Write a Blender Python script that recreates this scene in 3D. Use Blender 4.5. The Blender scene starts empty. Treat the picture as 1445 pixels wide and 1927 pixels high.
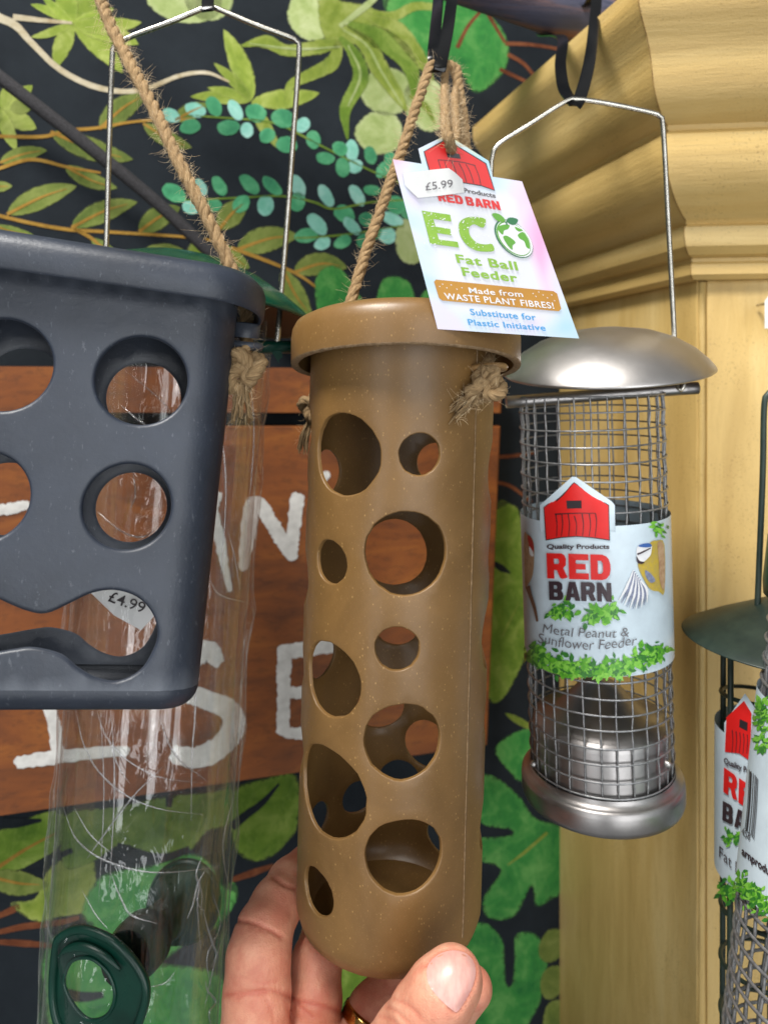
import bpy, bmesh, math, random
import numpy as np
from mathutils import Vector, Matrix
from mathutils.geometry import delaunay_2d_cdt
from mathutils.bvhtree import BVHTree

random.seed(7); rng = np.random.default_rng(7)
S = bpy.context.scene
COL = S.collection
# ------------------------------------------------------------------ camera, light, exposure
F, CX, HY, CZ = 1400.0, 722.5, 740.0, 1.5      # focal length in photo pixels, horizon row, eye height
cam = bpy.data.objects.new('camera', bpy.data.cameras.new('camera')); COL.objects.link(cam)
cam.location = (0, 0, CZ); cam.rotation_euler = (math.radians(90), 0, 0)
cam.data.sensor_fit = 'VERTICAL'; cam.data.sensor_height = 36.0
cam.data.lens = 36.0 * F / 1927.0
cam.data.shift_y = -(963.5 - HY) / 1927.0
cam.data.clip_start = 0.01; cam.data.clip_end = 50
cam.data.dof.use_dof = True; cam.data.dof.focus_distance = 0.315; cam.data.dof.aperture_fstop = 10.5
S.camera = cam
W = bpy.data.worlds.new('World'); S.world = W; W.use_nodes = True
W.node_tree.nodes['Background'].inputs[0].default_value = (0.93, 0.97, 1.0, 1)
W.node_tree.nodes['Background'].inputs[1].default_value = 0.20

def area(name, loc, target, sx, sy, power, col):
    l = bpy.data.lights.new(name, 'AREA'); l.shape = 'RECTANGLE'; l.size = sx; l.size_y = sy
    l.energy = power; l.color = col
    o = bpy.data.objects.new(name, l); COL.objects.link(o); o.location = loc
    o.rotation_euler = (Vector(target) - Vector(loc)).to_track_quat('-Z', 'Y').to_euler()
    return o
area('shop_ceiling_light', (-0.45, -0.20, CZ + 1.20), (0.05, 0.45, CZ - 0.1), 0.55, 0.35, 36, (1.0, 0.97, 0.92))
for wx, ww, we in ((0.35, 0.30, 10.5), (0.90, 0.30, 8.5), (-0.75, 0.26, 8.5)):          # unseen window lights behind the viewer, made tall and repeated for tube streaks
    area('window_streak_light', (wx, -1.25, CZ - 0.10), (wx * .3, 0.5, CZ - 0.15), ww, 2.2, we, (0.95, 0.98, 1.0))
S.view_settings.view_transform = 'Standard'; S.view_settings.look = 'None'
S.view_settings.gamma = 1.0; S.view_settings.exposure = 0.0; S.view_settings.use_curve_mapping = False
S.cycles.use_denoising = True
S.cycles.transparent_max_bounces = 24; S.cycles.max_bounces = 10; S.cycles.caustics_refractive = False
S.cycles.caustics_reflective = False

# ------------------------------------------------------------------ helpers
def P(px, py, d):
    return Vector(((px - CX) / F * d, d, CZ + (HY - py) / F * d))
def lin(c):
    return tuple(((v / 255) / 12.92 if v / 255 <= .04045 else ((v / 255 + .055) / 1.055) ** 2.4) for v in c)

class Plane:
    def __init__(s, O, N): s.O = Vector(O); s.N = Vector(N).normalized()
    def hit(s, px, py, off=0.0):
        C = Vector((0, 0, CZ)); D = Vector(((px - CX) / F, 1, (HY - py) / F))
        return C + D * (((s.O - C).dot(s.N) + off) / D.dot(s.N))
class Cyl:
    def __init__(s, M, R): s.M = M; s.I = M.inverted(); s.R = R
    def loc(s, px, py, off=0.0):
        C = s.I @ Vector((0, 0, CZ)); D = s.I.to_3x3() @ Vector(((px - CX) / F, 1, (HY - py) / F))
        R = s.R + off
        a = D.x ** 2 + D.y ** 2; b = C.x * D.x + C.y * D.y; c = C.x ** 2 + C.y ** 2 - R * R
        q = max(0.0, b * b - a * c); t = (-b - math.sqrt(q)) / a
        p = C + D * t
        if b * b - a * c < 0:
            k = R / math.hypot(p.x, p.y); p.x *= k; p.y *= k
        return p
    def hit(s, px, py, off=0.0): return s.M @ s.loc(px, py, off)
def axis_frame(bottom, top):
    z = (top - bottom).normalized(); y = Vector((0, 1, 0)); x = y.cross(z).normalized(); y = z.cross(x)
    M = Matrix.Identity(4)
    for i in range(3): M[i][0] = x[i]; M[i][1] = y[i]; M[i][2] = z[i]; M[i][3] = bottom[i]
    return M, (top - bottom).length
def euler_frame(loc, rx=0, ry=0, rz=0):
    R = Matrix.Rotation(math.radians(rz), 4, 'Z') @ Matrix.Rotation(math.radians(ry), 4, 'Y') @ Matrix.Rotation(math.radians(rx), 4, 'X')
    return Matrix.Translation(loc) @ R

ORG = {}
def thing(name, label, cat, loc, group=None):
    o = bpy.data.objects.new(name, None); COL.objects.link(o); o.empty_display_size = .01
    o.location = loc; ORG[o.name] = Vector(loc); o['label'] = label; o['category'] = cat
    if group: o['group'] = group
    return o
def tag(o, label, cat, group=None):
    o['label'] = label; o['category'] = cat
    if group: o['group'] = group
    return o
def stuff(o): o['kind'] = 'stuff'; return o
def mk(name, geo, mat, parent=None, smooth=True, M=None, sharp=None):
    """one mesh object; geo = (verts, faces[, uvs per vertex]) in world space (or local with M)"""
    v, f = geo[0], geo[1]; uv = geo[2] if len(geo) > 2 else None
    v = np.array([tuple(p) for p in v], float)
    if M is not None:
        A = np.array(M); v = v @ A[:3, :3].T + A[:3, 3]
    if parent is not None: org = np.array(ORG[parent.name])
    else:
        org = v.mean(0); org[2] = v[:, 2].min()
    me = bpy.data.meshes.new(name); me.from_pydata((v - org).tolist(), [], [list(map(int, q)) for q in f])
    if uv is not None:
        l = me.uv_layers.new(name='UVMap'); U = np.array(uv, np.float32)
        idx = np.empty(len(me.loops), np.int32); me.loops.foreach_get('vertex_index', idx)
        l.data.foreach_set('uv', U[idx].ravel())
    for m in (mat if isinstance(mat, (list, tuple)) else [mat]): me.materials.append(m)
    if smooth:
        me.polygons.foreach_set('use_smooth', [True] * len(me.polygons))
        if sharp: me.set_sharp_from_angle(angle=math.radians(sharp))
    me.update()
    o = bpy.data.objects.new(name, me); COL.objects.link(o)
    if parent is not None: o.parent = parent
    else: o.location = org
    ORG[o.name] = Vector(org)
    return o
def join(*geos):
    V, Fc, U = [], [], []; has = all(len(g) > 2 for g in geos)
    for g in geos:
        n = len(V); V += [tuple(p) for p in g[0]]; Fc += [[i + n for i in q] for q in g[1]]
        if has: U += [tuple(u) for u in g[2]]
    return (V, Fc, U) if has else (V, Fc)
def catmull(pts, n=8, closed=False):
    p = np.array([tuple(q) for q in pts], float)
    if len(p) < 3 and not closed:
        t = np.linspace(0, 1, n + 1)[:, None]; return p[0] * (1 - t) + p[-1] * t
    if closed: q = np.vstack([p[-1], p, p[0], p[1]])
    else: q = np.vstack([2 * p[0] - p[1], p, 2 * p[-1] - p[-2]])
    out = []
    for i in range(len(q) - 3):
        a, b, c, d = q[i:i + 4]
        for k in range(n):
            t = k / n
            out.append(.5 * (2 * b + (c - a) * t + (2 * a - 5 * b + 4 * c - d) * t * t + (3 * b - a - 3 * c + d) * t ** 3))
    if not closed: out.append(p[-1])
    return np.array(out)
def resample(p, step):
    d = np.r_[0, np.cumsum(np.linalg.norm(np.diff(p, axis=0), axis=1))]
    n = max(2, int(d[-1] / step) + 1); t = np.linspace(0, d[-1], n)
    return np.stack([np.interp(t, d, p[:, i]) for i in range(3)], 1)
def frames(p, up=None):
    T = np.gradient(p, axis=0); T /= np.linalg.norm(T, axis=1)[:, None] + 1e-12
    a = np.array(up if up is not None else ((0, 0, 1) if abs(T[0][2]) < .9 else (1, 0, 0)), float)
    N = np.zeros_like(T); n = a - T[0] * a.dot(T[0]); n /= np.linalg.norm(n)
    for i in range(len(p)):
        n = (a if up is not None else n); n = n - T[i] * n.dot(T[i]); n /= np.linalg.norm(n) + 1e-12; N[i] = n
    return T, N, np.cross(T, N)
def sweep(path, rad, n=8, closed=False, up=None, ry=None, sec=None, caps=True):
    """tube (or rectangular strap when sec is given) along path with uv = (around, metres along)"""
    p = np.array([tuple(q) for q in path], float)
    T, N, B = frames(p, up); L = np.r_[0, np.cumsum(np.linalg.norm(np.diff(p, axis=0), axis=1))]
    r = np.broadcast_to(np.asarray(rad, float), (len(p),)); r2 = r if ry is None else np.broadcast_to(np.asarray(ry, float), (len(p),))
    if sec is None:
        a = np.linspace(0, 2 * np.pi, n + 1); cs = np.stack([np.cos(a), np.sin(a)], 1)
    else: cs = np.array(list(sec) + [sec[0]], float)
    m = len(cs); V, U, Fc = [], [], []
    for i in range(len(p)):
        V.append(p[i] + cs[:, :1] * N[i] * r[i] + cs[:, 1:] * B[i] * r2[i]); U += [(j / (m - 1), L[i]) for j in range(m)]
    V = np.vstack(V)
    rows = len(p)
    for i in range(rows - (0 if closed else 1)):
        k = (i + 1) % rows
        for j in range(m - 1): Fc.append((i * m + j, k * m + j, k * m + j + 1, i * m + j + 1)[::-1])
    if caps and not closed:
        Fc.append(tuple(range(m - 1))); Fc.append(tuple((rows - 1) * m + j for j in range(m - 1))[::-1])
    return V, Fc, U
def lathe(prof, n=64, cap0=False, cap1=False):
    V, Fc = [], []
    for r, z in prof:
        for j in range(n):
            a = 2 * math.pi * j / n; V.append((r * math.cos(a), r * math.sin(a), z))
    for i in range(len(prof) - 1):
        for j in range(n):
            k = (j + 1) % n; Fc.append((i * n + j, i * n + k, (i + 1) * n + k, (i + 1) * n + j))
    if cap0: Fc.append(tuple(range(n))[::-1])
    if cap1: Fc.append(tuple((len(prof) - 1) * n + j for j in range(n)))
    return V, Fc
def inpoly(pts, poly):
    x, y = pts[:, 0], pts[:, 1]; c = np.zeros(len(pts), bool); q = np.asarray(poly, float); j = len(q) - 1
    for i in range(len(q)):
        if q[i, 1] != q[j, 1]:
            m = ((q[i, 1] > y) != (q[j, 1] > y)) & (x < (q[j, 0] - q[i, 0]) * (y - q[i, 1]) / (q[j, 1] - q[i, 1]) + q[i, 0]); c ^= m
        j = i
    return c
def segdist(pts, loop):
    d = np.full(len(pts), 1e9); q = np.asarray(loop, float)
    for i in range(len(q)):
        a, b = q[i], q[(i + 1) % len(q)]; ab = b - a
        t = np.clip(((pts - a) @ ab) / (ab @ ab + 1e-12), 0, 1); d = np.minimum(d, np.linalg.norm(pts - a - t[:, None] * ab, axis=1))
    return d
def fill2d(outer, holes=(), step=20.0):
    """triangulated 2-D region with interior points; returns verts Nx2, tris, distance to the edge"""
    loops = [np.asarray(outer, float)] + [np.asarray(h, float) for h in holes]
    V, E = [], []
    for q in loops:
        n = len(V); V += [tuple(p) for p in q]; E += [(n + i, n + (i + 1) % len(q)) for i in range(len(q))]
    lo, hi = loops[0].min(0), loops[0].max(0)
    gx, gy = np.meshgrid(np.arange(lo[0], hi[0], step), np.arange(lo[1], hi[1], step)); G = np.stack([gx.ravel(), gy.ravel()], 1)
    G = G + (np.arange(len(G)) % 2)[:, None] * np.array([0, step * .08])
    if len(G):
        k = inpoly(G, loops[0])
        for h in loops[1:]: k &= ~inpoly(G, h)
        G = G[k]
        if len(G):
            d = np.full(len(G), 1e9)
            for q in loops: d = np.minimum(d, segdist(G, q))
            V += [tuple(p) for p in G[d > step * .4]]
    r = delaunay_2d_cdt([Vector(p) for p in V], E, [], 0, 1e-7)
    v = np.array([tuple(p) for p in r[0]]); t = np.array([list(q) for q in r[2] if len(q) == 3])
    c = v[t].mean(1); k = inpoly(c, loops[0])
    for h in loops[1:]: k &= ~inpoly(c, h)
    t = t[k]; d = np.full(len(v), 1e9)
    for q in loops: d = np.minimum(d, segdist(v, q))
    return v, t, d
def patch(surf, outer, off=0.0, holes=(), step=20.0, thick=0.0):
    """a region drawn in photo pixels laid on a real surface; uv.x = 1 at its edge, uv.y = random"""
    v, t, d = fill2d(outer, holes, step)
    A = v[t]; cr = (A[:, 1, 0] - A[:, 0, 0]) * (A[:, 2, 1] - A[:, 0, 1]) - (A[:, 1, 1] - A[:, 0, 1]) * (A[:, 2, 0] - A[:, 0, 0])
    t = np.where((cr > 0)[:, None], t[:, ::-1], t)     # pixel y points down: turn faces to the camera
    w = [surf.hit(x, y, off) for x, y in v]; e = random.random(); s = max(d.max(), 1e-6)
    uv = [(1 - min(1, q / max(8.0, .5 * s)), e) for q in d]
    if thick:
        n = len(w); b = [surf.hit(x, y, off - thick) for x, y in v]
        ec = {}
        for q in t:
            for i in range(3):
                a, c = int(q[i]), int(q[(i + 1) % 3]); k = (min(a, c), max(a, c)); ec.setdefault(k, []).append((a, c))
        fs = [tuple(q) for q in t] + [tuple(n + i for i in q[::-1]) for q in t] + [(x[0][1], x[0][0], n + x[0][0], n + x[0][1]) for x in ec.values() if len(x) == 1]
        return w + b, fs, uv + uv
    return w, [tuple(q) for q in t], uv
def ribbon(surf, pts, width, off=0.0, n=8):
    """brush stroke in photo pixels with varying width"""
    p = catmull(pts, n); w = np.interp(np.linspace(0, 1, len(p)), np.linspace(0, 1, len(np.atleast_1d(width))), np.atleast_1d(width))
    T = np.gradient(p, axis=0); T /= np.linalg.norm(T, axis=1)[:, None] + 1e-9; N = np.stack([-T[:, 1], T[:, 0]], 1)
    V, U, Fc = [], [], []
    for i in range(len(p)):
        for k, s in enumerate((-1, 0, 1)):
            q = p[i] + N[i] * w[i] * .5 * s; V.append(surf.hit(q[0], q[1], off)); U.append((abs(s), i * .01))
    for i in range(len(p) - 1):
        for k in (0, 1): Fc.append((i * 3 + k, i * 3 + k + 1, i * 3 + k + 4, i * 3 + k + 3))
    return V, Fc, U
_txt = {}
def text2d(s, bold=0.0, shear=0.0, space=1.0):
    c = bpy.data.curves.new('t', 'FONT'); c.body = s; c.offset = bold; c.shear = shear; c.space_character = space; c.resolution_u = 4
    c.fill_mode = 'FRONT'
    o = bpy.data.objects.new('t', c); me = bpy.data.meshes.new_from_object(o)
    v = np.array([tuple(q.co)[:2] for q in me.vertices]); f = [tuple(q.vertices) for q in me.polygons]
    bpy.data.objects.remove(o); bpy.data.curves.remove(c); bpy.data.meshes.remove(me)
    return v, f
def words_on(surf, s, A, B, cap, off, up=None, bold=0.0, shear=0.0, space=1.0, fit=True):
    """text between photo pixels A (baseline start) and B (baseline end), cap height in pixels"""
    v, f = text2d(s, bold, shear, space); A = np.array(A, float); B = np.array(B, float)
    w0, w1 = v[:, 0].min(), v[:, 0].max(); d = (B - A)
    if up is None: up = np.array([d[1], -d[0]]) / np.linalg.norm(d)
    up = np.array(up, float)
    q = A + ((v[:, 0] - w0) / (w1 - w0))[:, None] * d + (v[:, 1] / .72)[:, None] * up * cap
    return [surf.hit(x, y, off) for x, y in q], f

# ------------------------------------------------------------------ materials
def new_mat(name):
    m = bpy.data.materials.new(name); m.use_nodes = True; t = m.node_tree
    return m, t, t.nodes['Principled BSDF']
def N(t, typ, **kw):
    n = t.nodes.new(typ)
    for k, v in kw.items():
        if k in n.inputs: n.inputs[k].default_value = v
        else: setattr(n, k, v)
    return n
def coords(t, kind='Object', scale=(1, 1, 1)):
    c = N(t, 'ShaderNodeTexCoord'); m = N(t, 'ShaderNodeMapping'); m.inputs['Scale'].default_value = scale
    t.links.new(c.outputs[kind], m.inputs['Vector']); return m.outputs[0]
def noise(t, vec, scale, detail=4, rough=.55, dist=0.0):
    n = N(t, 'ShaderNodeTexNoise'); n.inputs['Scale'].default_value = scale; n.inputs['Detail'].default_value = detail
    n.inputs['Roughness'].default_value = rough; n.inputs['Distortion'].default_value = dist
    t.links.new(vec, n.inputs['Vector']); return n.outputs['Fac']
def ramp(t, fac, stops):
    r = N(t, 'ShaderNodeValToRGB'); e = r.color_ramp.elements
    while len(e) < len(stops): e.new(.5)
    for i, (p, c) in enumerate(stops): e[i].position = p; e[i].color = (*c, 1)
    t.links.new(fac, r.inputs[0]); return r.outputs[0]
def mix(t, fac, a, b, mode='MIX'):
    m = N(t, 'ShaderNodeMix', data_type='RGBA', blend_type=mode)
    for s, v in ((m.inputs[0], fac), (m.inputs[6], a), (m.inputs[7], b)):
        if hasattr(v, 'is_linked') or isinstance(v, bpy.types.NodeSocket): t.links.new(v, s)
        else: s.default_value = v if not isinstance(v, tuple) else (*v, 1)
    return m.outputs[2]
def mth(t, op, a, b=0.0, c=None):
    m = N(t, 'ShaderNodeMath', operation=op)
    for i, v in enumerate((a, b) if c is None else (a, b, c)):
        if isinstance(v, bpy.types.NodeSocket): t.links.new(v, m.inputs[i])
        else: m.inputs[i].default_value = v
    return m.outputs[0]
def bump(t, b, h, strength=.5, dist=.001):
    n = N(t, 'ShaderNodeBump'); n.inputs['Strength'].default_value = strength; n.inputs['Distance'].default_value = dist
    t.links.new(h, n.inputs['Height']); t.links.new(n.outputs[0], b.inputs['Normal']); return n
def simple(name, c, rough=.5, metal=0.0, c2=None, scale=60, bmp=0.0, bscale=400, bdist=.0005, vs=(1, 1, 1), spec=.5, rr=.0, kind='Object', **kw):
    m, t, b = new_mat(name); c = lin(c); c2 = lin(c2) if c2 else tuple(v * .82 for v in c)
    vec = coords(t, kind, vs); f = noise(t, vec, scale, 6, .6)
    t.links.new(ramp(t, f, [(.32, c2), (.68, c)]), b.inputs['Base Color'])
    b.inputs['Metallic'].default_value = metal; b.inputs['Specular IOR Level'].default_value = spec
    if rr:
        t.links.new(mth(t, 'MULTIPLY_ADD', noise(t, vec, scale * 2.3, 5), rr, rough - rr * .5), b.inputs['Roughness'])
    else: b.inputs['Roughness'].default_value = rough
    if bmp: bump(t, b, noise(t, vec, bscale, 5), bmp, bdist)
    for k, v in kw.items(): b.inputs[k.replace('_', ' ')].default_value = v
    return m
def canvas(t, b, strength=.35):
    v = coords(t, 'Object'); w = []
    for ax in ('X', 'Z'):
        q = N(t, 'ShaderNodeTexWave', bands_direction=ax); q.inputs['Scale'].default_value = 380; q.inputs['Distortion'].default_value = 1.5
        q.inputs['Detail'].default_value = 2; t.links.new(v, q.inputs['Vector']); w.append(q.outputs['Fac'])
    h = mth(t, 'ADD', w[0], w[1]); bump(t, b, h, strength, .0004); return h
def leaf_mat(name, c, light, dark):
    m, t, b = new_mat(name); uv = N(t, 'ShaderNodeUVMap'); s = N(t, 'ShaderNodeSeparateXYZ'); t.links.new(uv.outputs[0], s.inputs[0])
    v = coords(t, 'Object'); h = canvas(t, b)
    f = noise(t, v, 38, 6, .65, .6); col = ramp(t, f, [(.30, lin(dark)), (.50, lin(c)), (.72, lin(light))])
    e = mth(t, 'MULTIPLY', mth(t, 'POWER', s.outputs[0], 5.0), mth(t, 'MULTIPLY_ADD', noise(t, v, 90, 4), 1.4, -.2))
    col = mix(t, mth(t, 'MINIMUM', e, .8), col, lin(light))
    k = mth(t, 'MULTIPLY_ADD', s.outputs[1], .35, .80); g = N(t, 'ShaderNodeCombineColor')
    for i in range(3): t.links.new(k, g.inputs[i])
    col = mix(t, 1.0, col, g.outputs[0], 'MULTIPLY')
    br = noise(t, coords(t, 'Object', (1, 1, .35)), 190, 4, .7, .8); col = mix(t, mth(t, 'MULTIPLY', mth(t, 'GREATER_THAN', br, .55), .14), col, lin(light))
    br2 = noise(t, coords(t, 'Object', (.4, 1, 1)), 130, 4, .7, 1.0); col = mix(t, mth(t, 'MULTIPLY', mth(t, 'GREATER_THAN', br2, .57), .20), col, lin(dark))
    col = mix(t, mth(t, 'MULTIPLY', h, .14), col, lin(dark))
    ea = mth(t, 'ADD', s.outputs[0], mth(t, 'MULTIPLY_ADD', noise(t, v, 230, 3), .5, -.25))
    t.links.new(ramp(t, ea, [(.86, (1, 1, 1)), (1.0, (.25, .25, .25))]), b.inputs['Alpha'])
    t.links.new(col, b.inputs['Base Color']); b.inputs['Roughness'].default_value = .8; b.inputs['Specular IOR Level'].default_value = .12
    return m
LEAF = {k: leaf_mat('print_' + k, *c) for k, c in dict(
    olive=((108, 122, 58), (142, 150, 84), (78, 96, 46)), lime=((134, 150, 62), (176, 184, 108), (98, 120, 44)),
    teal=((72, 148, 104), (112, 182, 136), (46, 112, 82)), mint=((132, 190, 176), (172, 214, 204), (98, 166, 142)),
    green=((62, 136, 64), (112, 168, 92), (38, 106, 54)), sage=((166, 180, 120), (196, 204, 158), (132, 152, 84)),
    moss=((106, 134, 48), (150, 168, 84), (74, 104, 36)), gold=((166, 128, 56), (190, 154, 80), (132, 98, 40)),
    rust=((120, 70, 46), (146, 92, 62), (92, 50, 32)), cream=((186, 176, 150), (212, 204, 184), (140, 118, 74)),
    dark=((34, 40, 44), (44, 50, 54), (26, 31, 36))).items()}
def wall_mat():
    m, t, b = new_mat('dark_mural_paper'); v = coords(t, 'Object'); h = canvas(t, b, .4)
    c = ramp(t, noise(t, v, 14, 7, .7), [(.3, lin((21, 25, 31))), (.7, lin((36, 42, 48)))])
    t.links.new(mix(t, mth(t, 'MULTIPLY', h, .12), c, lin((48, 55, 58))), b.inputs['Base Color'])
    b.inputs['Roughness'].default_value = .8; b.inputs['Specular IOR Level'].default_value = .12; return m
def wood_mat(name, a, bcol, c, vs, rough=.4, streak=1.0, ubump=.12):
    m, t, b = new_mat(name); v = coords(t, 'Object', vs)
    n1 = noise(t, v, 34, 8, .66, .8); n2 = noise(t, v, 230, 5, .7, .2)
    col = ramp(t, n1, [(.25, lin(a)), (.5, lin(bcol)), (.75, lin(c))])
    col = mix(t, mth(t, 'MULTIPLY', mth(t, 'GREATER_THAN', n2, .56), .35 * streak), col, lin(a))
    t.links.new(col, b.inputs['Base Color']); b.inputs['Roughness'].default_value = rough
    bump(t, b, n2, ubump, .0004); return m
MAT = {}
MAT['wall'] = wall_mat()
MAT['board'] = wood_mat('mahogany_wood', (74, 36, 8), (122, 64, 15), (150, 88, 25), (.035, 1, .9), .62)
MAT['paint_white'] = simple('white_brush_paint', (218, 216, 212), .6, c2=(190, 188, 184), scale=120, bmp=.4, bscale=260, bdist=.0006)
def ochre(name, vs):
    m, t, b = new_mat(name); v = coords(t, 'Object', vs); v0 = coords(t, 'Object')
    n1 = noise(t, v, 30, 7, .6, .4); n0 = noise(t, v0, 9, 5, .6)
    col = ramp(t, n1, [(.28, lin((182, 149, 86))), (.5, lin((209, 177, 111))), (.70, lin((226, 199, 138)))])
    col = mix(t, mth(t, 'MULTIPLY', n0, .40), col, lin((196, 164, 96)))
    sp = noise(t, v0, 700, 3, .7); sp2 = noise(t, v0, 22, 4)
    col = mix(t, mth(t, 'MULTIPLY', mth(t, 'GREATER_THAN', mth(t, 'ADD', sp, mth(t, 'MULTIPLY', sp2, .35)), .825), .45), col, lin((112, 82, 36)))
    t.links.new(col, b.inputs['Base Color']); b.inputs['Roughness'].default_value = .42
    gr = noise(t, v, 150, 6, .75); col = mix(t, mth(t, 'MULTIPLY', ramp(t, gr, [(.52, (0, 0, 0)), (.66, (1, 1, 1))]), .16), col, lin((150, 116, 58))); t.links.new(col, b.inputs['Base Color'])
    h = mth(t, 'ADD', gr, mth(t, 'MULTIPLY', sp, .3)); bump(t, b, h, .7, .0010); return m
MAT['ochre'] = ochre('ochre_painted_wood_along', (.07, .07, 1)); MAT['ochre_post'] = ochre('ochre_painted_wood_upright', (1, 1, .14))
MAT['bark_gap'] = simple('open_joint_wood', (104, 72, 34), .8, c2=(170, 136, 76), scale=160)
MAT['pole'] = wood_mat('weathered_blue_brown_wood', (34, 40, 58), (72, 74, 94), (140, 94, 66), (.05, 1, 1), .8, 1.3, 1.0)
MAT['black'] = simple('black_nylon', (12, 12, 13), .2, c2=(8, 8, 9), spec=.4)
MAT['cord'] = simple('black_braid', (52, 50, 54), .8, c2=(14, 14, 16), scale=700, bmp=.9, bscale=900, bdist=.001)
def brown_mat():
    m, t, b = new_mat('speckled_brown_bioplastic'); v = coords(t, 'Object')
    base = ramp(t, noise(t, v, 22, 6, .6, .5), [(.28, lin((98, 71, 35))), (.72, lin((127, 94, 50)))])
    vo = N(t, 'ShaderNodeTexVoronoi', feature='F1'); vo.inputs['Scale'].default_value = 950
    d = N(t, 'ShaderNodeMapping'); d.inputs['Scale'].default_value = (1, 1, .55); t.links.new(v, d.inputs[0]); t.links.new(d.outputs[0], vo.inputs['Vector'])
    sc = N(t, 'ShaderNodeSeparateColor'); t.links.new(vo.outputs['Color'], sc.inputs[0])
    on = mth(t, 'MULTIPLY', mth(t, 'LESS_THAN', vo.outputs['Distance'], .24), mth(t, 'GREATER_THAN', sc.outputs[0], .87))
    dens = mth(t, 'GREATER_THAN', noise(t, v, 45, 3), .42); on = mth(t, 'MULTIPLY', on, dens)
    col = mix(t, mth(t, 'MULTIPLY', on, .42), base, lin((206, 166, 104)))
    fine = noise(t, v, 1300, 2, .6); col = mix(t, mth(t, 'MULTIPLY', mth(t, 'GREATER_THAN', fine, .66), .25), col, lin((176, 140, 92)))
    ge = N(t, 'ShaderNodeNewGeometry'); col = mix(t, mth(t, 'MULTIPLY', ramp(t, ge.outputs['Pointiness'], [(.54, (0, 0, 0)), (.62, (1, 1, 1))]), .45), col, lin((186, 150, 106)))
    fl = noise(t, coords(t, 'Object', (1, 1, .3)), 48, 7, .75, 1.8); col = mix(t, mth(t, 'MULTIPLY', fl, .22), col, lin((150, 118, 82)))
    t.links.new(col, b.inputs['Base Color'])
    t.links.new(mth(t, 'MULTIPLY_ADD', noise(t, v, 60, 5), .26, .26), b.inputs['Roughness'])
    bump(t, b, noise(t, v, 260, 5), .10, .0006); return m
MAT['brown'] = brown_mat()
MAT['brown_cut'] = simple('brown_cut_edge', (150, 124, 92), .7, c2=(110, 86, 58), scale=500, bmp=.6, bscale=900)
def grey_mat():
    m, t, b = new_mat('slate_grey_plastic'); v = coords(t, 'Object'); vs = coords(t, 'Object', (1, 1, .35))
    col = ramp(t, noise(t, v, 26, 6, .6, .3), [(.3, lin((34, 40, 51))), (.7, lin((47, 54, 67)))])
    sc = noise(t, vs, 620, 4, .75); col = mix(t, mth(t, 'MULTIPLY', mth(t, 'GREATER_THAN', sc, .64), .16), col, lin((140, 146, 154)))
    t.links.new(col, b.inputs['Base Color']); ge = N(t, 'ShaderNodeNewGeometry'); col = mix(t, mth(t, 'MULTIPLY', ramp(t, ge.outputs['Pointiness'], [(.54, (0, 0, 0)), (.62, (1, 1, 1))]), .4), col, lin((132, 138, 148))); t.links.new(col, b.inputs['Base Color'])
    t.links.new(mth(t, 'MULTIPLY_ADD', noise(t, v, 40, 5), .25, .30), b.inputs['Roughness']); b.inputs['Specular IOR Level'].default_value = .6
    bump(t, b, noise(t, v, 420, 6, .7), .28, .0006); return m
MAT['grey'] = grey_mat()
def jute_mat(name, a, bc, c):
    m, t, b = new_mat(name); v = coords(t, 'UV', (26, 240, 1)); v2 = coords(t, 'UV', (40, 420, 1))
    n1 = noise(t, v, 1.0, 5, .7, .4); n2 = noise(t, v2, 1.0, 4, .7)
    t.links.new(ramp(t, mth(t, 'MULTIPLY_ADD', n2, .5, mth(t, 'MULTIPLY', n1, .5)), [(.30, lin(a)), (.5, lin(bc)), (.70, lin(c))]), b.inputs['Base Color'])
    b.inputs['Roughness'].default_value = .8; b.inputs['Specular IOR Level'].default_value = .25; bump(t, b, n2, 1.0, .0012); return m
MAT['jute'] = jute_mat('jute_rope', (104, 80, 54), (182, 150, 108), (218, 190, 150))
MAT['fuzz'] = simple('jute_fibre', (238, 216, 178), .6, c2=(170, 136, 92), scale=300)
MAT['wire'] = simple('galvanised_wire', (204, 200, 190), .26, 1.0, c2=(170, 166, 156), scale=160, bmp=.12, bscale=700, rr=.12)
MAT['mesh'] = simple('zinc_mesh_wire', (168, 168, 168), .36, .6, c2=(124, 124, 126), scale=420, bmp=.25, bscale=1200, rr=.2)
MAT['steel'] = simple('brushed_steel', (206, 202, 198), .40, 1.0, c2=(188, 184, 182), scale=18, bmp=.08, bscale=350, rr=.16)
MAT['steel_dark'] = simple('dull_steel', (190, 186, 184), .38, 1.0, c2=(160, 156, 154), scale=30, bmp=.06, bscale=240, rr=.18)
MAT['green'] = simple('bottle_green_plastic', (14, 66, 52), .30, c2=(8, 48, 38), scale=40, rr=.2)
MAT['green_gloss'] = simple('glossy_green_lid', (10, 66, 46), .24, c2=(8, 52, 38), scale=30)
MAT['green_shade'] = simple('lid_green_shaded', (8, 30, 24), .35, c2=(5, 20, 16), scale=30)  # darker copy of the lid green, shade under the dome put into colour
MAT['green_dull'] = simple('dark_green_powder_coat', (44, 58, 50), .42, c2=(30, 44, 40), scale=120, bmp=.1, bscale=700)
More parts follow.
